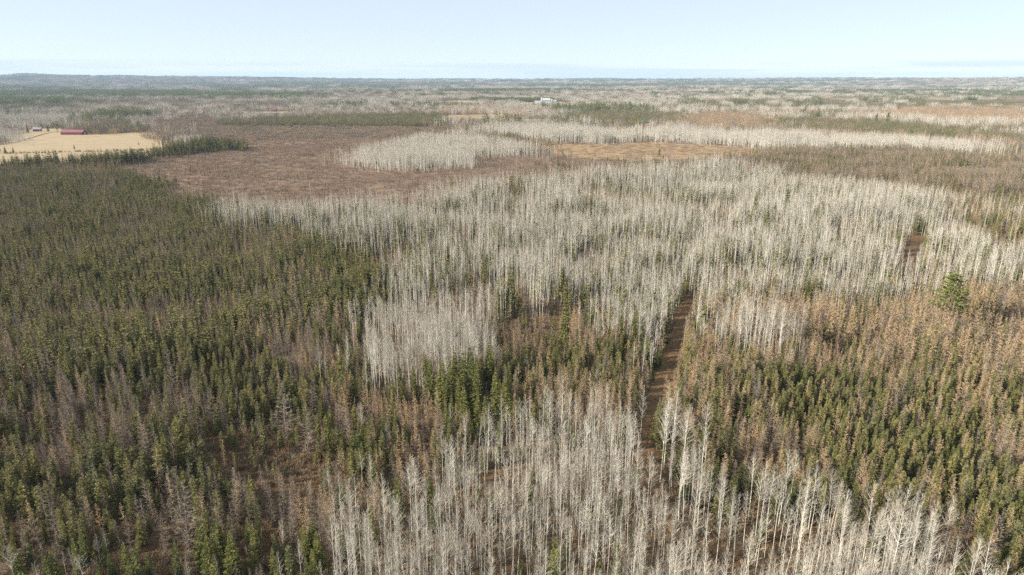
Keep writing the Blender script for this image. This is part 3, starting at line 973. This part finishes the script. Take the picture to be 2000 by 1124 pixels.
def zone_of(x, y):
    """index of the zone at each point, -1 where the mixed wood of the plain grows"""
    d = np.hypot(x, y)
    w = np.clip(d * 0.012, 1.0, 9.0)
    jx = x + w * (noise(x / 9.0, y / 9.0, 51, 2) - .5) * 2.2
    jy = y + w * (noise(x / 9.0, y / 9.0, 61, 2) - .5) * 2.2
    w2 = np.clip(d * 0.03, 2.0, 14.0)
    jx += w2 * (noise(x / 31.0, y / 31.0, 55, 2) - .5) * 2.2
    jy += w2 * (noise(x / 31.0, y / 31.0, 65, 2) - .5) * 2.2
    sg = np.clip(d * 0.017, 2.2, 12.0)
    jx += RS.normal(0, 1, x.shape) * sg
    jy += RS.normal(0, 1, x.shape) * sg
    z = np.full(x.shape, -1, int)
    for k in range(len(ZONES) - 1, -1, -1):
        P = ZONES[k][1]
        pa = np.array(P)
        lo, hi = pa.min(0), pa.max(0)
        c = np.where((jx > lo[0]) & (jx < hi[0]) & (jy > lo[1]) & (jy < hi[1]))[0]
        if len(c):
            ins = in_poly(jx[c], jy[c], P)
            z[c[ins]] = k
    return z


def candidates(r0, r1, cell, amax=43.0, ymin=66.0):
    xm = r1 * sin(radians(amax))
    nx, ny = int(2 * xm / cell), int((r1 - ymin) / cell)
    gx, gy = np.meshgrid(np.arange(nx), np.arange(ny))
    x = -xm + (gx.ravel() + RS.rand(nx * ny)) * cell
    y = ymin + (gy.ravel() + RS.rand(nx * ny)) * cell
    d = np.hypot(x, y)
    lim = np.maximum(tan(radians(38.5)) * y + 14, 0)
    ok = (d >= r0) & (d < r1) & (np.abs(x) < lim)
    return x[ok], y[ok]


def far_mix(x, y):
    """stand type of the plain beyond: 0 aspen 1 larch/brush 2 spruce 3 pine 4 open"""
    n1 = noise(x / 1500.0 + 3.1, y / 640.0 + 1.7, 101, 4)
    n2 = noise(x / 800.0 + 7.1, y / 300.0, 111, 4)
    n3 = noise(x / 1300.0, y / 520.0 + 9.0, 121, 4)
    t = np.zeros(x.shape, int)
    t[n1 > .41] = 1
    t[(n2 > .585)] = 2
    t[(n3 > .655)] = 3
    n5 = noise(x / 950.0 + 2.0, y / 260.0, 171, 3)
    n6 = noise(x / 700.0, y / 210.0 + 4.0, 181, 3)
    t[np.abs(n5 - .5) < .013] = 2          # thin lines of conifers along creeks and property lines
    t[np.abs(n6 - .47) < .011] = 3
    t[(n3 < .30)] = 4
    return t


TREES = {k: [] for k in KINDS}     # rows: x, y, z, rz, tilt x, tilt y, scale xy, scale z, variant, zone
CLUMPS = {k: [] for k in KINDS}    # rows: x, y, z, rz, scale, prototype index


def add_tree(kind, x, y, hf, var=None, zone='', wide=1.0):
    TREES[kind].append([x, y, 0.0, RS.uniform(0, 6.28), RS.normal(0, .022), RS.normal(0, .022), hf * wide, hf, RS.randint(6) if var is None else var, zone, 0])


# --- single trees out to 950 m
NEAR_R = 1120.0
x, y = candidates(0, NEAR_R, 1.75)
zi = zone_of(x, y)
clear = (dist_line(x, y, TRACK1) < np.where(y < 126, 1.2, 2.6 + 2.2 * noise(x / 5.0, y / 5.0, 201, 2))) | (dist_line(x, y, TRACK2) < 2.4 + 2.6 * noise(x / 5.0, y / 5.0, 203, 2))
dens_noise = noise(x / 21.0, y / 21.0, 71, 3)
hnoise = noise(x / 38.0, y / 38.0, 81, 2)
pick = RS.rand(len(x))
cell_a = 1.75 ** 2
farm_t = far_mix(x, y)
names = [z[0] for z in ZONES]
for i in np.where(~clear)[0]:
    k = zi[i]
    if k >= 0:
        dens, hts, zn = ZONES[k][2], ZONES[k][3], ZONES[k][0]
    else:
        t = farm_t[i]
        zn = 'plain'
        dens, hts = {'larch': .075, 'spruce': .03}, {'larch': .6, 'spruce': .8}
    if not dens:
        continue
    m = min(1.75, max(0.04, 1.0 + (3.2 if 'near' in zn else 5.5 if 'aspen' in zn or zn == 'field_edge' else 3.6) * (dens_noise[i] - .46)))
    p = pick[i]
    for kd, dd in dens.items():
        q = dd * cell_a * (m if kd != 'larch' or zn == 'larch_east_upper' else max(.1, 2.1 - m))
        if p < q:
            hf = hts.get(kd, 1.0) * (0.68 + .50 * RS.rand() ** .8) * (0.72 + .56 * hnoise[i])
            var = None
            if kd == 'larch':
                grey = zn in ('spruce_bog', 'spruce_low', 'clearing_left', 'bog', 'larch_north_east', 'field_edge', 'heath_larch', 'spruce_edge', 'bottom_left')
                var = RS.randint(3) + (3 if (grey and RS.rand() < .8) or (not grey and RS.rand() < .3) else 0)
            if kd == 'spruce' and zn in ('spruce_bog', 'spruce_low', 'clearing_left'):
                hf *= RS.choice([.6, .8, 1.0, 1.0, 1.15])
            add_tree(kd, x[i], y[i], hf, var, zn)
            break
        p -= q

# --- trees the photograph picks out: x, y of the tip, height, kind, width factor, label
SPECIAL = [
    (1866, 531, 22, 'pine', 1.25, 'big white pine with layered boughs standing above larches at right'),
    (1481, 375, 20, 'fir', .95, 'dark conifer in pale aspens, left of the bushiest one at upper right'),
    (1542, 368, 21, 'fir', 1.15, 'bushiest dark conifer among the pale aspens at upper right'),
    (1501, 411, 20, 'fir', 1.15, 'dark conifer among aspens, lowest of the four at upper right'),
    (1465, 411, 18, 'fir', .85, 'slim conifer among aspens, leftmost of the four at upper right'),
    (1588, 378, 14, 'fir', .8, 'small conifer just right of the bushiest one in aspens'),
    (998, 516, 19, 'fir', .9, 'tall dark conifer standing alone amid the central aspens'),
    (1105, 570, 19, 'fir', .75, 'tall narrow conifer beside the larch pocket left of the track'),
    (1333, 314, 16, 'fir', .9, 'dark conifer on the far edge of the aspen wood'),
    (1288, 290, 13, 'pine', .9, 'broad dark pine standing in the straw meadow'),
    (1713, 221, 24, 'pine', .8, 'left of two tall pines above the far pale band'),
    (1737, 219, 26, 'pine', 1.0, 'right of two tall pines above the far pale band'),
    (862, 703, 15, 'fir', 1.0, 'leftmost big fir of the group below the central aspens'),
    (906, 688, 16, 'fir', .95, 'tallest big fir of the group below the central aspens'),
    (896, 728, 13, 'fir', .8, 'fir in front of the tallest one below the central aspens'),
    (929, 712, 14, 'fir', 1.0, 'middle big fir of the group below the central aspens'),
    (966, 716, 15, 'fir', .85, 'slim fir right of the middle of the group'),
    (987, 737, 14, 'fir', .95, 'rightmost big fir of the group below the central aspens'),
    (948, 774, 12, 'fir', .9, 'fir standing in front of the big fir group'),
    (880, 770, 9, 'fir', .9, 'low fir at the foot of the big fir group'),
    (383, 1012, 11, 'fir', .8, 'tall sunlit fir in the cluster at lower left'),
    (398, 1045, 9, 'fir', .9, 'fir hugging the tall one in the lower left cluster'),
    (411, 1030, 10, 'fir', .75, 'slim fir at the middle of the lower left cluster'),
    (447, 1038, 10, 'fir', 1.15, 'broad fir right of the cluster at lower left'),
    (336, 1055, 8, 'fir', .9, 'short fir left of the cluster at lower left'),
    (500, 980, 9, 'fir', .7, 'lone slim fir right of the big larch at lower left'),
    (618, 1040, 9, 'fir', 1.0, 'fir beside the near aspens at lower left'),
    (775, 928, 11, 'fir', .8, 'dark fir left of the lone white aspen'),
    (846, 942, 11, 'fir', .9, 'dark fir right of the lone white aspen'),
    (722, 985, 9, 'fir', 1.0, 'low dark fir below the small aspens left of centre'),
    (1037, 922, 10, 'fir', .85, 'single dark fir inside the near aspen stand'),
    (1086, 1050, 12, 'fir', .9, 'dark fir at the bottom edge among aspens'),
    (1205, 1058, 11, 'fir', .8, 'sunlit fir at the bottom edge near the track'),
    (1895, 1072, 10, 'fir', .9, 'yellowish fir at the bottom right corner'),
    (1565, 1098, 7, 'fir', 1.0, 'low fir at the bottom edge under the right aspens'),
    (604, 352, 12, 'aspen', 1.3, 'pale spreading snag on the bog behind the aspens'),
    (808, 893, 15, 'aspen', 1.75, 'lone white aspen with a wide crown left of the stand'),
    (744, 925, 14, 'aspen', 1.35, 'white aspen left of the lone wide-crowned one'),
    (690, 932, 13, 'aspen', 1.3, 'leaning white aspen at the left tip of the near stand'),
    (1100, 775, 18, 'aspen', 1.1, 'tall aspen at the top of the near stand left of track'),
    (1320, 785, 19, 'aspen', 1.3, 'tall white aspen just right of the dirt track'),
    (1345, 800, 19, 'aspen', 1.3, 'second white aspen right of the dirt track'),
    (1300, 795, 18, 'aspen', 1.2, 'white aspen leaning over the dirt track'),
    (1258, 745, 17, 'aspen', 1.0, 'lone white aspen at the left verge of the track'),
    (1765, 1000, 19, 'aspen', 1.5, 'bright many-limbed aspen at the lower right'),
    (1840, 1000, 17, 'aspen', 1.4, 'white aspen at the right end of the near stand'),
    (1945, 1040, 15, 'aspen', 1.4, 'small white aspen near the bottom right corner'),
    (150, 1075, 9, 'aspen', 1.9, 'low spreading white aspen at the bottom left edge'),
    (12, 1065, 10, 'aspen', 1.6, 'white aspen at the bottom left corner'),
    (349, 940, 15, 'larch', 1.5, 'big grey bare larch above the lower left firs'),
    (549, 748, 15, 'larch', 1.5, 'big grey bare larch at the edge of the left clearing'),
    (593, 790, 14, 'larch', 1.2, 'tall grey larch right of the big one by the clearing'),
    (88, 672, 14, 'larch', 1.4, 'big grey larch rising from the spruces at far left'),
    (325, 680, 14, 'larch', 1.2, 'tall tan larch in the middle of the spruce bog'),
    (800, 300, 17, 'larch', 1.3, 'brown larch standing before the aspen island in the bog'),
]
BASE_H = {'aspen': 17.0, 'larch': 11.0, 'spruce': 9.0, 'fir': 12.0, 'pine': 22.0}
special_label = {}
for (u, v, h, kd, wf, lab) in SPECIAL:
    h = h * 1.08
    wx, wy = unproj(u, v, h)
    hf = h / BASE_H[kd]
    # keep the space round a picked-out tree free
    for k2 in KINDS:
        TREES[k2] = [t for t in TREES[k2] if (t[0] - wx) ** 2 + (t[1] - wy) ** 2 > (1.6 if kd == 'aspen' else 2.6) ** 2 or t[10] == 1]
    TREES[kd].append([wx, wy, 0.0, RS.uniform(0, 6.28), RS.normal(0, .015), RS.normal(0, .015), hf * wf, hf, {'larch': 4}.get(kd, RS.randint(6)), lab, 1])

# --- clumps beyond
PLAIN = ({'aspen': .27, 'larch': .58, 'spruce': .08, 'fir': .03}, {'larch': .84, 'aspen': .05, 'spruce': .06, 'fir': .01}, {'spruce': .62, 'fir': .14, 'larch': .18, 'aspen': .06}, {'pine': .45, 'fir': .3, 'spruce': .15, 'aspen': .1}, {'larch': .2})
for r0, r1, cell, store, nvar, hs in ((NEAR_R, 2300, 11.0, CL1, 6, 1.0), (2300, 5600, 27.0, CL2, 6, 1.0), (5600, 14500, 66.0, CL3, 4, 1.0)):
    x, y = candidates(r0, r1, cell, amax=45)
    zi = zone_of(x, y)
    z = ground_z(x, y)
    tt = far_mix(x, y)
    pk = RS.rand(len(x))
    for i in range(len(x)):
        k = zi[i]
        if k >= 0:
            dens, hts = ZONES[k][2], ZONES[k][3]
            tot = sum(dens.values())
            if tot < .02:
                continue
            sh = {a: b / tot for a, b in dens.items()}
        else:
            sh, hts = PLAIN[tt[i]], {}
        p = pk[i]
        for kd, q in sh.items():
            if p < q:
                v = RS.randint(nvar)
                if kd == 'larch':
                    v = RS.randint(nvar // 2) + (nvar // 2 if not (k >= 0 and ZONES[k][0] == 'larch_band' and RS.rand() < .55) and RS.rand() < .72 else 0)
                CLUMPS[kd].append([x[i], y[i], z[i], RS.uniform(0, 6.28), hs * hts.get(kd, 1.0) * RS.uniform(.85, 1.12), store[kd] + v])
                break
            p -= q

# ------------------------------------------------------------------ plant the trees: the 300 that show largest as objects, the rest as one wood per kind
ORD = 'first second third fourth fifth sixth seventh eighth ninth tenth eleventh twelfth thirteenth fourteenth fifteenth sixteenth seventeenth eighteenth nineteenth twentieth'.split()
LOOK = {'aspen': 'bare aspen', 'larch': 'bare larch', 'spruce': 'narrow spruce', 'fir': 'dark fir', 'pine': 'pine'}
ZLAB = {
    'aspen': {
        'aspen_near_left': 'near stand left of track',
        'aspen_near_right': 'near stand right of track',
        'bottom_left': 'brush at bottom left',
        'mixed_centre': 'conifers left of near aspens',
        'aspen_mid': 'stand behind the fir group'},
    'larch': {
        'larch_east': 'spruces right of track',
        'larch_east_upper': 'larch belt below aspen wood',
        'bottom_left': 'brush at bottom left',
        'mixed_centre': 'firs left of near aspens',
        'spruce_low': 'spruces at lower left',
        'clearing_left': 'clearing at lower left',
        'aspen_near_left': 'near aspens left of track',
        'larch_pocket': 'larch pocket left of track',
        'spruce_edge': 'right edge of spruce bog'},
    'spruce': {
        'larch_east': 'larches right of track',
        'bottom_left': 'brush at bottom left',
        'mixed_centre': 'firs left of near aspens',
        'spruce_low': 'open bog at lower left',
        'clearing_left': 'clearing at lower left',
        'larch_pocket': 'larch pocket left of track',
        'spruce_edge': 'right edge of spruce bog',
        'spruce_bog': 'dense bog wood at left'},
    'fir': {
        'larch_east': 'larches right of track',
        'larch_east_upper': 'larch belt below aspen wood',
        'bottom_left': 'brush at bottom left',
        'mixed_centre': 'larches left of near aspens',
        'aspen_near_left': 'near aspens left of track',
        'aspen_near_right': 'near aspens right of track',
        'fir_group': 'fir group below central aspens',
        'larch_pocket': 'larch pocket left of track',
        'aspen_main': 'big pale aspen wood',
        'fir_edge': 'left edge of aspen wood'},
    'pine': {},
}
FULL = {'aspen': 'aspen_tree', 'larch': 'larch_tree', 'spruce': 'spruce_tree', 'fir': 'fir_tree', 'pine': 'pine_tree'}
WOOD = {'aspen': 'aspen_wood', 'larch': 'larch_wood', 'spruce': 'spruce_wood', 'fir': 'fir_wood', 'pine': 'pine_wood'}
MAX_SINGLE = {'aspen': 290, 'larch': 290, 'spruce': 290, 'fir': 290, 'pine': 40}


def plant(kind):
    T = TREES[kind]
    n = len(T)
    X = np.array([t[0] for t in T])
    Y = np.array([t[1] for t in T])
    Hh = np.array([t[7] for t in T]) * BASE_H[kind]
    sp = np.array([t[10] for t in T])
    u0, v0 = proj(X, Y, Hh * 0.75)
    u1, v1 = proj(X, Y, Hh * 0.95)
    inview = (u1 > 5) & (u1 < 1995) & (v0 < 1112) & (v1 > 0)
    dist = np.sqrt(X ** 2 + Y ** 2 + (CAM_H - Hh * .6) ** 2)
    size = np.where(inview, Hh / dist, 0) + sp * 10.0
    for i in range(n):
        if not sp[i] and T[i][9] not in ZLAB[kind]:
            size[i] *= 0.001
    order = np.argsort(-size)
    single = [i for i in order[:MAX_SINGLE[kind]] if size[i] > 0.01]
    # every single tree is named by its stand, its row and its place in that row
    lab = {}
    by = {}
    for i in single:
        if not sp[i]:
            by.setdefault(T[i][9], []).append(i)
    for zn, ids in by.items():
        ids = sorted(ids, key=lambda i: Y[i])
        nrow = max(1, round(len(ids) / 11.0))
        med = np.median(Hh[ids])
        for r in range(nrow):
            row = sorted(ids[r * len(ids) // nrow:(r + 1) * len(ids) // nrow], key=lambda i: u1[i])
            for j, i in enumerate(row):
                size_w = 'tall ' if Hh[i] > med * 1.12 else 'short ' if Hh[i] < med * .88 else ''
                place = 'leftmost' if j == 0 else 'rightmost' if j == len(row) - 1 else ORD[j] + ' from left'
                rw = ' in ' + (ORD[r] + ' row, ' if r else 'front row, ') if nrow > 1 else ' '
                lab[i] = size_w + LOOK[kind] + ' ' + place + rw + ZLAB[kind][zn]
    names_cat = {'aspen': 'aspen', 'larch': 'larch', 'spruce': 'spruce', 'fir': 'fir', 'pine': 'pine'}[kind]
    for i in single:
        t = T[i]
        e = bpy.data.objects.new(FULL[kind], None)
        e.empty_display_size = 0.5
        C.objects.link(e)
        e.location = (t[0], t[1], 0)
        e.rotation_euler = (t[4], t[5], t[3])
        e.scale = (t[6], t[6], t[7])
        tm, km, h = TREE[kind][t[8]]
        for nm, me in (('trunk', tm), ('crown', km)):
            o = bpy.data.objects.new(nm, me)
            C.objects.link(o)
            o.parent = e
        if sp[i]:
            tag(e, t[9], names_cat, kind + ' trees standing out from the wood')
        else:
            tag(e, lab[i], names_cat, LOOK[kind] + ' trees, ' + ZLAB[kind][t[9]])
    sset = set(single)
    rest = [i for i in range(n) if i not in sset]
    P, Rr, Ss, Ii = [], [], [], []
    for i in rest:
        t = T[i]
        P.append((t[0], t[1], 0))
        Rr.append((t[4], t[5], t[3]))
        Ss.append((t[6], t[6], t[7]))
        Ii.append((HI[kind] if dist[i] < 250 else MID[kind]) + t[8])
    for c in CLUMPS[kind]:
        P.append((c[0], c[1], c[2]))
        Rr.append((0, 0, c[3]))
        Ss.append((1.0, 1.0, c[4]))
        Ii.append(c[5])
    if P:
        o = scatter(WOOD[kind], kind, P, Rr, Ss, Ii)
        o['label'] = {'aspen': 'mass of bare pale aspens filling the woods', 'larch': 'mass of bare tan and grey larches', 'spruce': 'mass of dark green spruces over the bog', 'fir': 'dark firs scattered through the woods', 'pine': 'dark far pines in clumps'}[kind]
        o['category'] = 'woodland'
    print(kind, 'singles', len(single), 'rest', len(rest), 'clumps', len(CLUMPS[kind]))


for kd in KINDS:
    plant(kd)

# ------------------------------------------------------------------ undergrowth, heath and grass
x, y = candidates(0, 330, 1.7)
zi = zone_of(x, y)
keep = (dist_line(x, y, TRACK1) > 2.4) & (dist_line(x, y, TRACK2) > 2.6)
nn = noise(x / 7.0, y / 7.0, 131, 2)
P, R_, S2, I2 = [], [], [], []
for i in np.where(keep)[0]:
    zn = ZONES[zi[i]][0] if zi[i] >= 0 else 'plain'
    pr = {'clearing_left': .95, 'bottom_left': .95, 'spruce_low': .75, 'mixed_centre': .6, 'aspen_near_left': .5, 'aspen_near_right': .6, 'dark_gap': .6, 'spruce_bog': .5}.get(zn, .3)
    if RS.rand() < pr * (0.4 + 1.2 * nn[i]):
        s = RS.uniform(.5, 1.5)
        P.append((x[i], y[i], 0))
        R_.append((0, 0, RS.uniform(0, 6.28)))
        S2.append((s, s, s * RS.uniform(.7, 1.2)))
        I2.append(RS.randint(5))
x, y = candidates(330, 1560, 5.6)
zi = zone_of(x, y)
for i in range(len(x)):
    zn = ZONES[zi[i]][0] if zi[i] >= 0 else 'plain'
    if zn in ('bog', 'heath_larch') or (zn == 'meadow' and RS.rand() < .5):
        nz = noise(x[i] / 25, y[i] / 25, 141, 2)
        if RS.rand() < .35 + .9 * float(nz):
            s = RS.uniform(.7, 1.25)
            P.append((x[i], y[i], 0.02))
            R_.append((0, 0, RS.uniform(0, 6.28)))
            S2.append((s, s, s * RS.uniform(.6, 1.5)))
            I2.append(5 + RS.randint(5))
# brushy ditch and fence line across the hay field
hx0, hy0 = unproj(0, 301)
hx1, hy1 = unproj(330, 293)
for k in range(170):
    t = RS.rand()
    P.append((hx0 + (hx1 - hx0) * t, hy0 + (hy1 - hy0) * t + RS.normal(0, .8), 0))
    R_.append((0, 0, RS.uniform(0, 6.28)))
    s = RS.uniform(.6, 1.6)
    S2.append((s, s, s))
    I2.append(RS.randint(5))
o = scatter('undergrowth', 'brush', P, R_, S2, I2)
o['label'] = 'brown leafless brush and low heath covering the ground'
o['category'] = 'brush'

P, R_, S2, I2 = [], [], [], []
x, y = candidates(0, 300, 0.9)
d1, d2 = dist_line(x, y, TRACK1), dist_line(x, y, TRACK2)
nn = noise(x / 3.0, y / 3.0, 151, 2)
gz = zone_of(x, y)
open_ids = [k for k, z in enumerate(ZONES) if z[0] in ('clearing_left', 'spruce_low', 'aspen_near_left', 'aspen_near_right', 'bottom_left')]
near_open = np.isin(gz, open_ids)
for i in range(len(x)):
    dt = min(d1[i], d2[i])
    pr = 0.55 * nn[i] if dt < 4.5 else (0.22 * (nn[i] > .5) if near_open[i] else 0)
    if RS.rand() < pr:
        s = RS.uniform(.5, 1.2)
        P.append((x[i], y[i], 0.03))
        R_.append((0, 0, RS.uniform(0, 6.28)))
        S2.append((s, s, s))
        I2.append(RS.randint(4))
o = scatter('dry_grass', 'grass', P, R_, S2, I2)
o['label'] = 'tufts of dry golden grass on the track and clearings'
o['category'] = 'grass'

# ------------------------------------------------------------------ farm buildings
m_redwall = flat_mat('red_metal_siding', (0.17, 0.045, 0.052))
m_redroof = flat_mat('red_metal_roof', (0.30, 0.125, 0.135), rough=.45, spec=.4)
m_white = flat_mat('white_siding', (0.60, 0.60, 0.59), var=.06)
m_grey = flat_mat('grey_roof', (0.40, 0.40, 0.43), var=.1)
m_dark = flat_mat('dark_opening', (0.03, 0.03, 0.035))
m_silver = flat_mat('galvanised_steel', (0.62, 0.64, 0.66), rough=.35, spec=.6)


def gable(w, d, hw, hr, over=.35):
    """wall and roof meshes of a gabled building, ridge along x, centred on its footprint"""
    W = MB()
    x, y = w / 2, d / 2
    W.v = [(-x, -y, 0), (x, -y, 0), (x, y, 0), (-x, y, 0), (-x, -y, hw), (x, -y, hw), (x, y, hw), (-x, y, hw), (-x, 0, hr), (x, 0, hr)]
    W.f = [(0, 1, 5, 4), (1, 2, 6, 9, 5), (2, 3, 7, 6), (3, 0, 4, 8, 7)]
    W.m = [0] * 4
    Rf = MB()
    s = (hr - hw) / y
    for sg in (-1, 1):
        ex, ey, ez = x + over, sg * (y + over), hw - s * over + .06
        q = len(Rf.v)
        t = .16
        Rf.v += [(-ex, ey, ez), (ex, ey, ez), (ex, 0, hr + .06), (-ex, 0, hr + .06), (-ex, ey, ez + t), (ex, ey, ez + t), (ex, 0, hr + .06 + t), (-ex, 0, hr + .06 + t)]
        for f in ((0, 1, 2, 3), (4, 5, 6, 7), (0, 1, 5, 4), (1, 2, 6, 5), (3, 0, 4, 7)):
            Rf.f.append(tuple(q + k for k in f))
            Rf.m.append(0)
    return W, Rf


def building(name, label, cat, loc, rz, w, d, hw, hr, mw, mr, doors=(), windows=(), chimney=None, group=None):
    e = bpy.data.objects.new(name, None)
    C.objects.link(e)
    e.location = loc
    e.rotation_euler = (0, 0, rz)
    tag(e, label, cat, group)
    W, Rf = gable(w, d, hw, hr)
    obj('wall', W.mesh('wall', [mw]), e)
    ro = obj('roof', Rf.mesh('roof', [mr]), e)
    # standing seams run up the roof
    for sg in (-1, 1):
        k = 0
        Sm = MB()
        nx = int(w / 1.2)
        s = (hr - hw) / (d / 2)
        for j in range(nx + 1):
            xx = -w / 2 + j * w / nx
            a = Vector((xx, sg * (d / 2 + .35), hw - s * .35 + .22))
            b = Vector((xx, 0, hr + .22))
            Sm.tube([a, b], [.04, .04], 3, 0)
        so2 = obj('roof_seams', Sm.mesh('roof_seams', [mr]), ro)
        so2['kind'] = 'stuff'
    for (nm, face, c, wd, z0, z1, m) in doors:
        B = MB()
        if face == 'front':
            B.box((c - wd / 2, -d / 2 - .08, z0), (c + wd / 2, -d / 2 + .05, z1))
        else:
            B.box((w / 2 - .05, c - wd / 2, z0), (w / 2 + .08, c + wd / 2, z1))
        obj(nm, B.mesh(nm, [m]), e)
    if chimney:
        B = MB()
        B.box((chimney - .4, -.4, hr - .4), (chimney + .4, .4, hr + 1.0))
        obj('chimney', B.mesh('chimney', [m_grey]), ro)
    return e


bx, by = unproj(140, 264.0)
doors = [('door', 'side', 0, 4.0, 0, 3.6, m_white)] + [('window', 'front', -15 + 5.0 * k, 1.6, 1.6, 2.7, m_dark) for k in range(7)] + [('door', 'front', 17.0, 2.4, 0, 3.0, m_dark)]
building('barn', 'long red metal barn standing at the back of the hay field', 'barn', (bx, by + 7, 0), radians(-2), 37, 13, 4.2, 7.8, m_redwall, m_redroof, doors)
hx, hy = unproj(70, 257.5)
building('farmhouse', 'small white-roofed house among bare trees left of the barn', 'house', (hx, hy + 5, 0), radians(18), 12, 8.5, 4.0, 7.0, flat_mat('maroon_siding', (0.28, 0.12, 0.14)), m_grey,
         [('window', 'front', -4 + 4 * k, 1.3, 1.4, 2.8, m_dark) for k in range(2)] + [('door', 'front', 4.2, 1.2, 0, 2.2, m_white), ('window', 'side', 0, 1.4, 1.4, 2.8, m_white)], chimney=2.0)
hx, hy = unproj(535, 218.7)
building('shed', 'small dark red shed behind the far left clearing', 'shed', (hx, hy + 4, 0), 0, 13, 8, 4.5, 8.0, m_redwall, flat_mat('brown_roof', (0.20, 0.09, 0.08)), [('door', 'front', 0, 3, 0, 3, m_dark)])
for (u, v, w, d, hw, hr, rz, lab, mr) in (
        (1066, 202.5, 31, 19, 12, 19, .1, 'tallest white barn at the centre of the far farm', m_white),
        (1051, 203.6, 24, 13, 7, 11.5, -.1, 'white shed left of the tall far barn', m_grey),
        (1082, 202.8, 18, 11, 8, 13, .3, 'white house right of the tall far barn', m_white),
        (1073, 204.4, 29, 12, 5, 8.5, 0.0, 'low pale shed in front of the tall far barn', m_grey)):
    hx, hy = unproj(u, v)
    building('farm_building', lab, 'barn', (hx, hy, 0.2), rz, w, d, hw, hr, m_white, mr, [('door', 'front', 0, 3.5, 0, 3.6, m_dark), ('window', 'front', w * .3, 1.6, 2, 3.2, m_dark)], group='white buildings of the far farm')
for u, v, h in ((1058, 203.2, 20), (1078, 203.4, 15.5)):
    hx, hy = unproj(u, v)
    e = bpy.data.objects.new('silo', None)
    C.objects.link(e)
    e.location = (hx, hy, .2)
    tag(e, ('taller pale silo left of' if h > 17 else 'shorter pale silo right of') + ' the tall white far barn', 'silo', 'silos of the far farm')
    B = MB()
    B.tube([(0, 0, 0), (0, 0, h * .5), (0, 0, h)], [2.8, 2.8, 2.8], 20)
    obj('shell', B.mesh('shell', [m_silver]), e)
    B = MB()
    B.tube([(0, 0, h), (0, 0, h + 1.0), (0, 0, h + 1.8), (0, 0, h + 2.2)], [2.95, 2.3, 1.2, .05], 20)
    obj('dome', B.mesh('dome', [m_silver]), e)

# farm trees: bare pale crowns round the house, single spruces in the field
farm_t = 0
for u, v, h, kd, lab in ((20, 250, 11, 'larch', 'bare brown tree left of the farmhouse'), (52, 246, 12, 'fir', 'dark conifer behind the farmhouse'), (92, 244, 12, 'fir', 'dark conifer between farmhouse and barn'), (120, 244, 12, 'larch', 'bare brown tree behind the left end of the barn'), (186, 246, 12, 'fir', 'dark conifer right of the barn'), (200, 246, 12, 'larch', 'bare brown tree right of the barn'), (48, 283, 7, 'aspen', 'leftmost bare hedge tree on the hay field ditch'), (100, 287, 6, 'larch', 'low bare bush midway along the hay field ditch'), (168, 287, 6, 'larch', 'low bare bush right of the ditch spruces'), (195, 286, 6, 'larch', 'rightmost low bare bush on the hay field ditch'), (80, 247, 11, 'aspen', 'pale bare yard tree right of the farmhouse'), (60, 253, 9, 'aspen', 'pale bare yard tree in front of the farmhouse'),
                         (106, 247, 11, 'aspen', 'pale bare yard tree left of the barn'), (30, 262, 8, 'aspen', 'pale bare tree by the farm lane'), (38, 260, 8, 'fir', 'dark conifer by the farm lane'),
                         (65, 282, 9, 'aspen', 'bare hedge tree on the ditch across the hay field'), (72, 281, 9, 'aspen', 'right of two bare hedge trees on the hay field ditch'),
                         (144, 283, 7, 'spruce', 'dark spruce standing on the ditch in the hay field'), (155, 291, 4, 'spruce', 'small dark spruce on the hay field ditch'),
                         (8, 286, 9, 'fir', 'dark conifer at the left end of the hay field'), (24, 287, 8, 'fir', 'second dark conifer at the left end of the hay field'), (-4, 283, 9, 'fir', 'dark conifer cut by the left edge at the hay field')):
    wx, wy = unproj(u, v, h)
    hf = h / BASE_H[kd]
    e = bpy.data.objects.new(FULL[kd], None)
    C.objects.link(e)
    e.location = (wx, wy, 0)
    e.rotation_euler = (0, 0, u * 1.7)
    wf = 2.6 if kd == 'aspen' else 1.4
    e.scale = (hf * wf, hf * wf, hf)
    tm, km, hh = TREE[kd][farm_t % 6]
    farm_t += 1
    for nm, me in (('trunk', tm), ('crown', km)):
        o = bpy.data.objects.new(nm, me)
        C.objects.link(o)
        o.parent = e
    tag(e, lab, kd, 'trees about the farm')

# ------------------------------------------------------------------ air
m = bpy.data.materials.new('haze')
m.use_nodes = True
nt = m.node_tree
nt.nodes.clear()
out = nt.nodes.new('ShaderNodeOutputMaterial')
pv = nt.nodes.new('ShaderNodeVolumePrincipled')
pv.inputs['Color'].default_value = (0.52, 0.74, 1.0, 1)
pv.inputs['Density'].default_value = 0.00004
pv.inputs['Anisotropy'].default_value = 0.0
nt.links.new(pv.outputs[0], out.inputs['Volume'])
B = MB()
B.box((-18500, -18500, -40), (18500, 18500, 180))
hz = obj('haze', B.mesh('haze', [m]))
hz['kind'] = 'stuff'
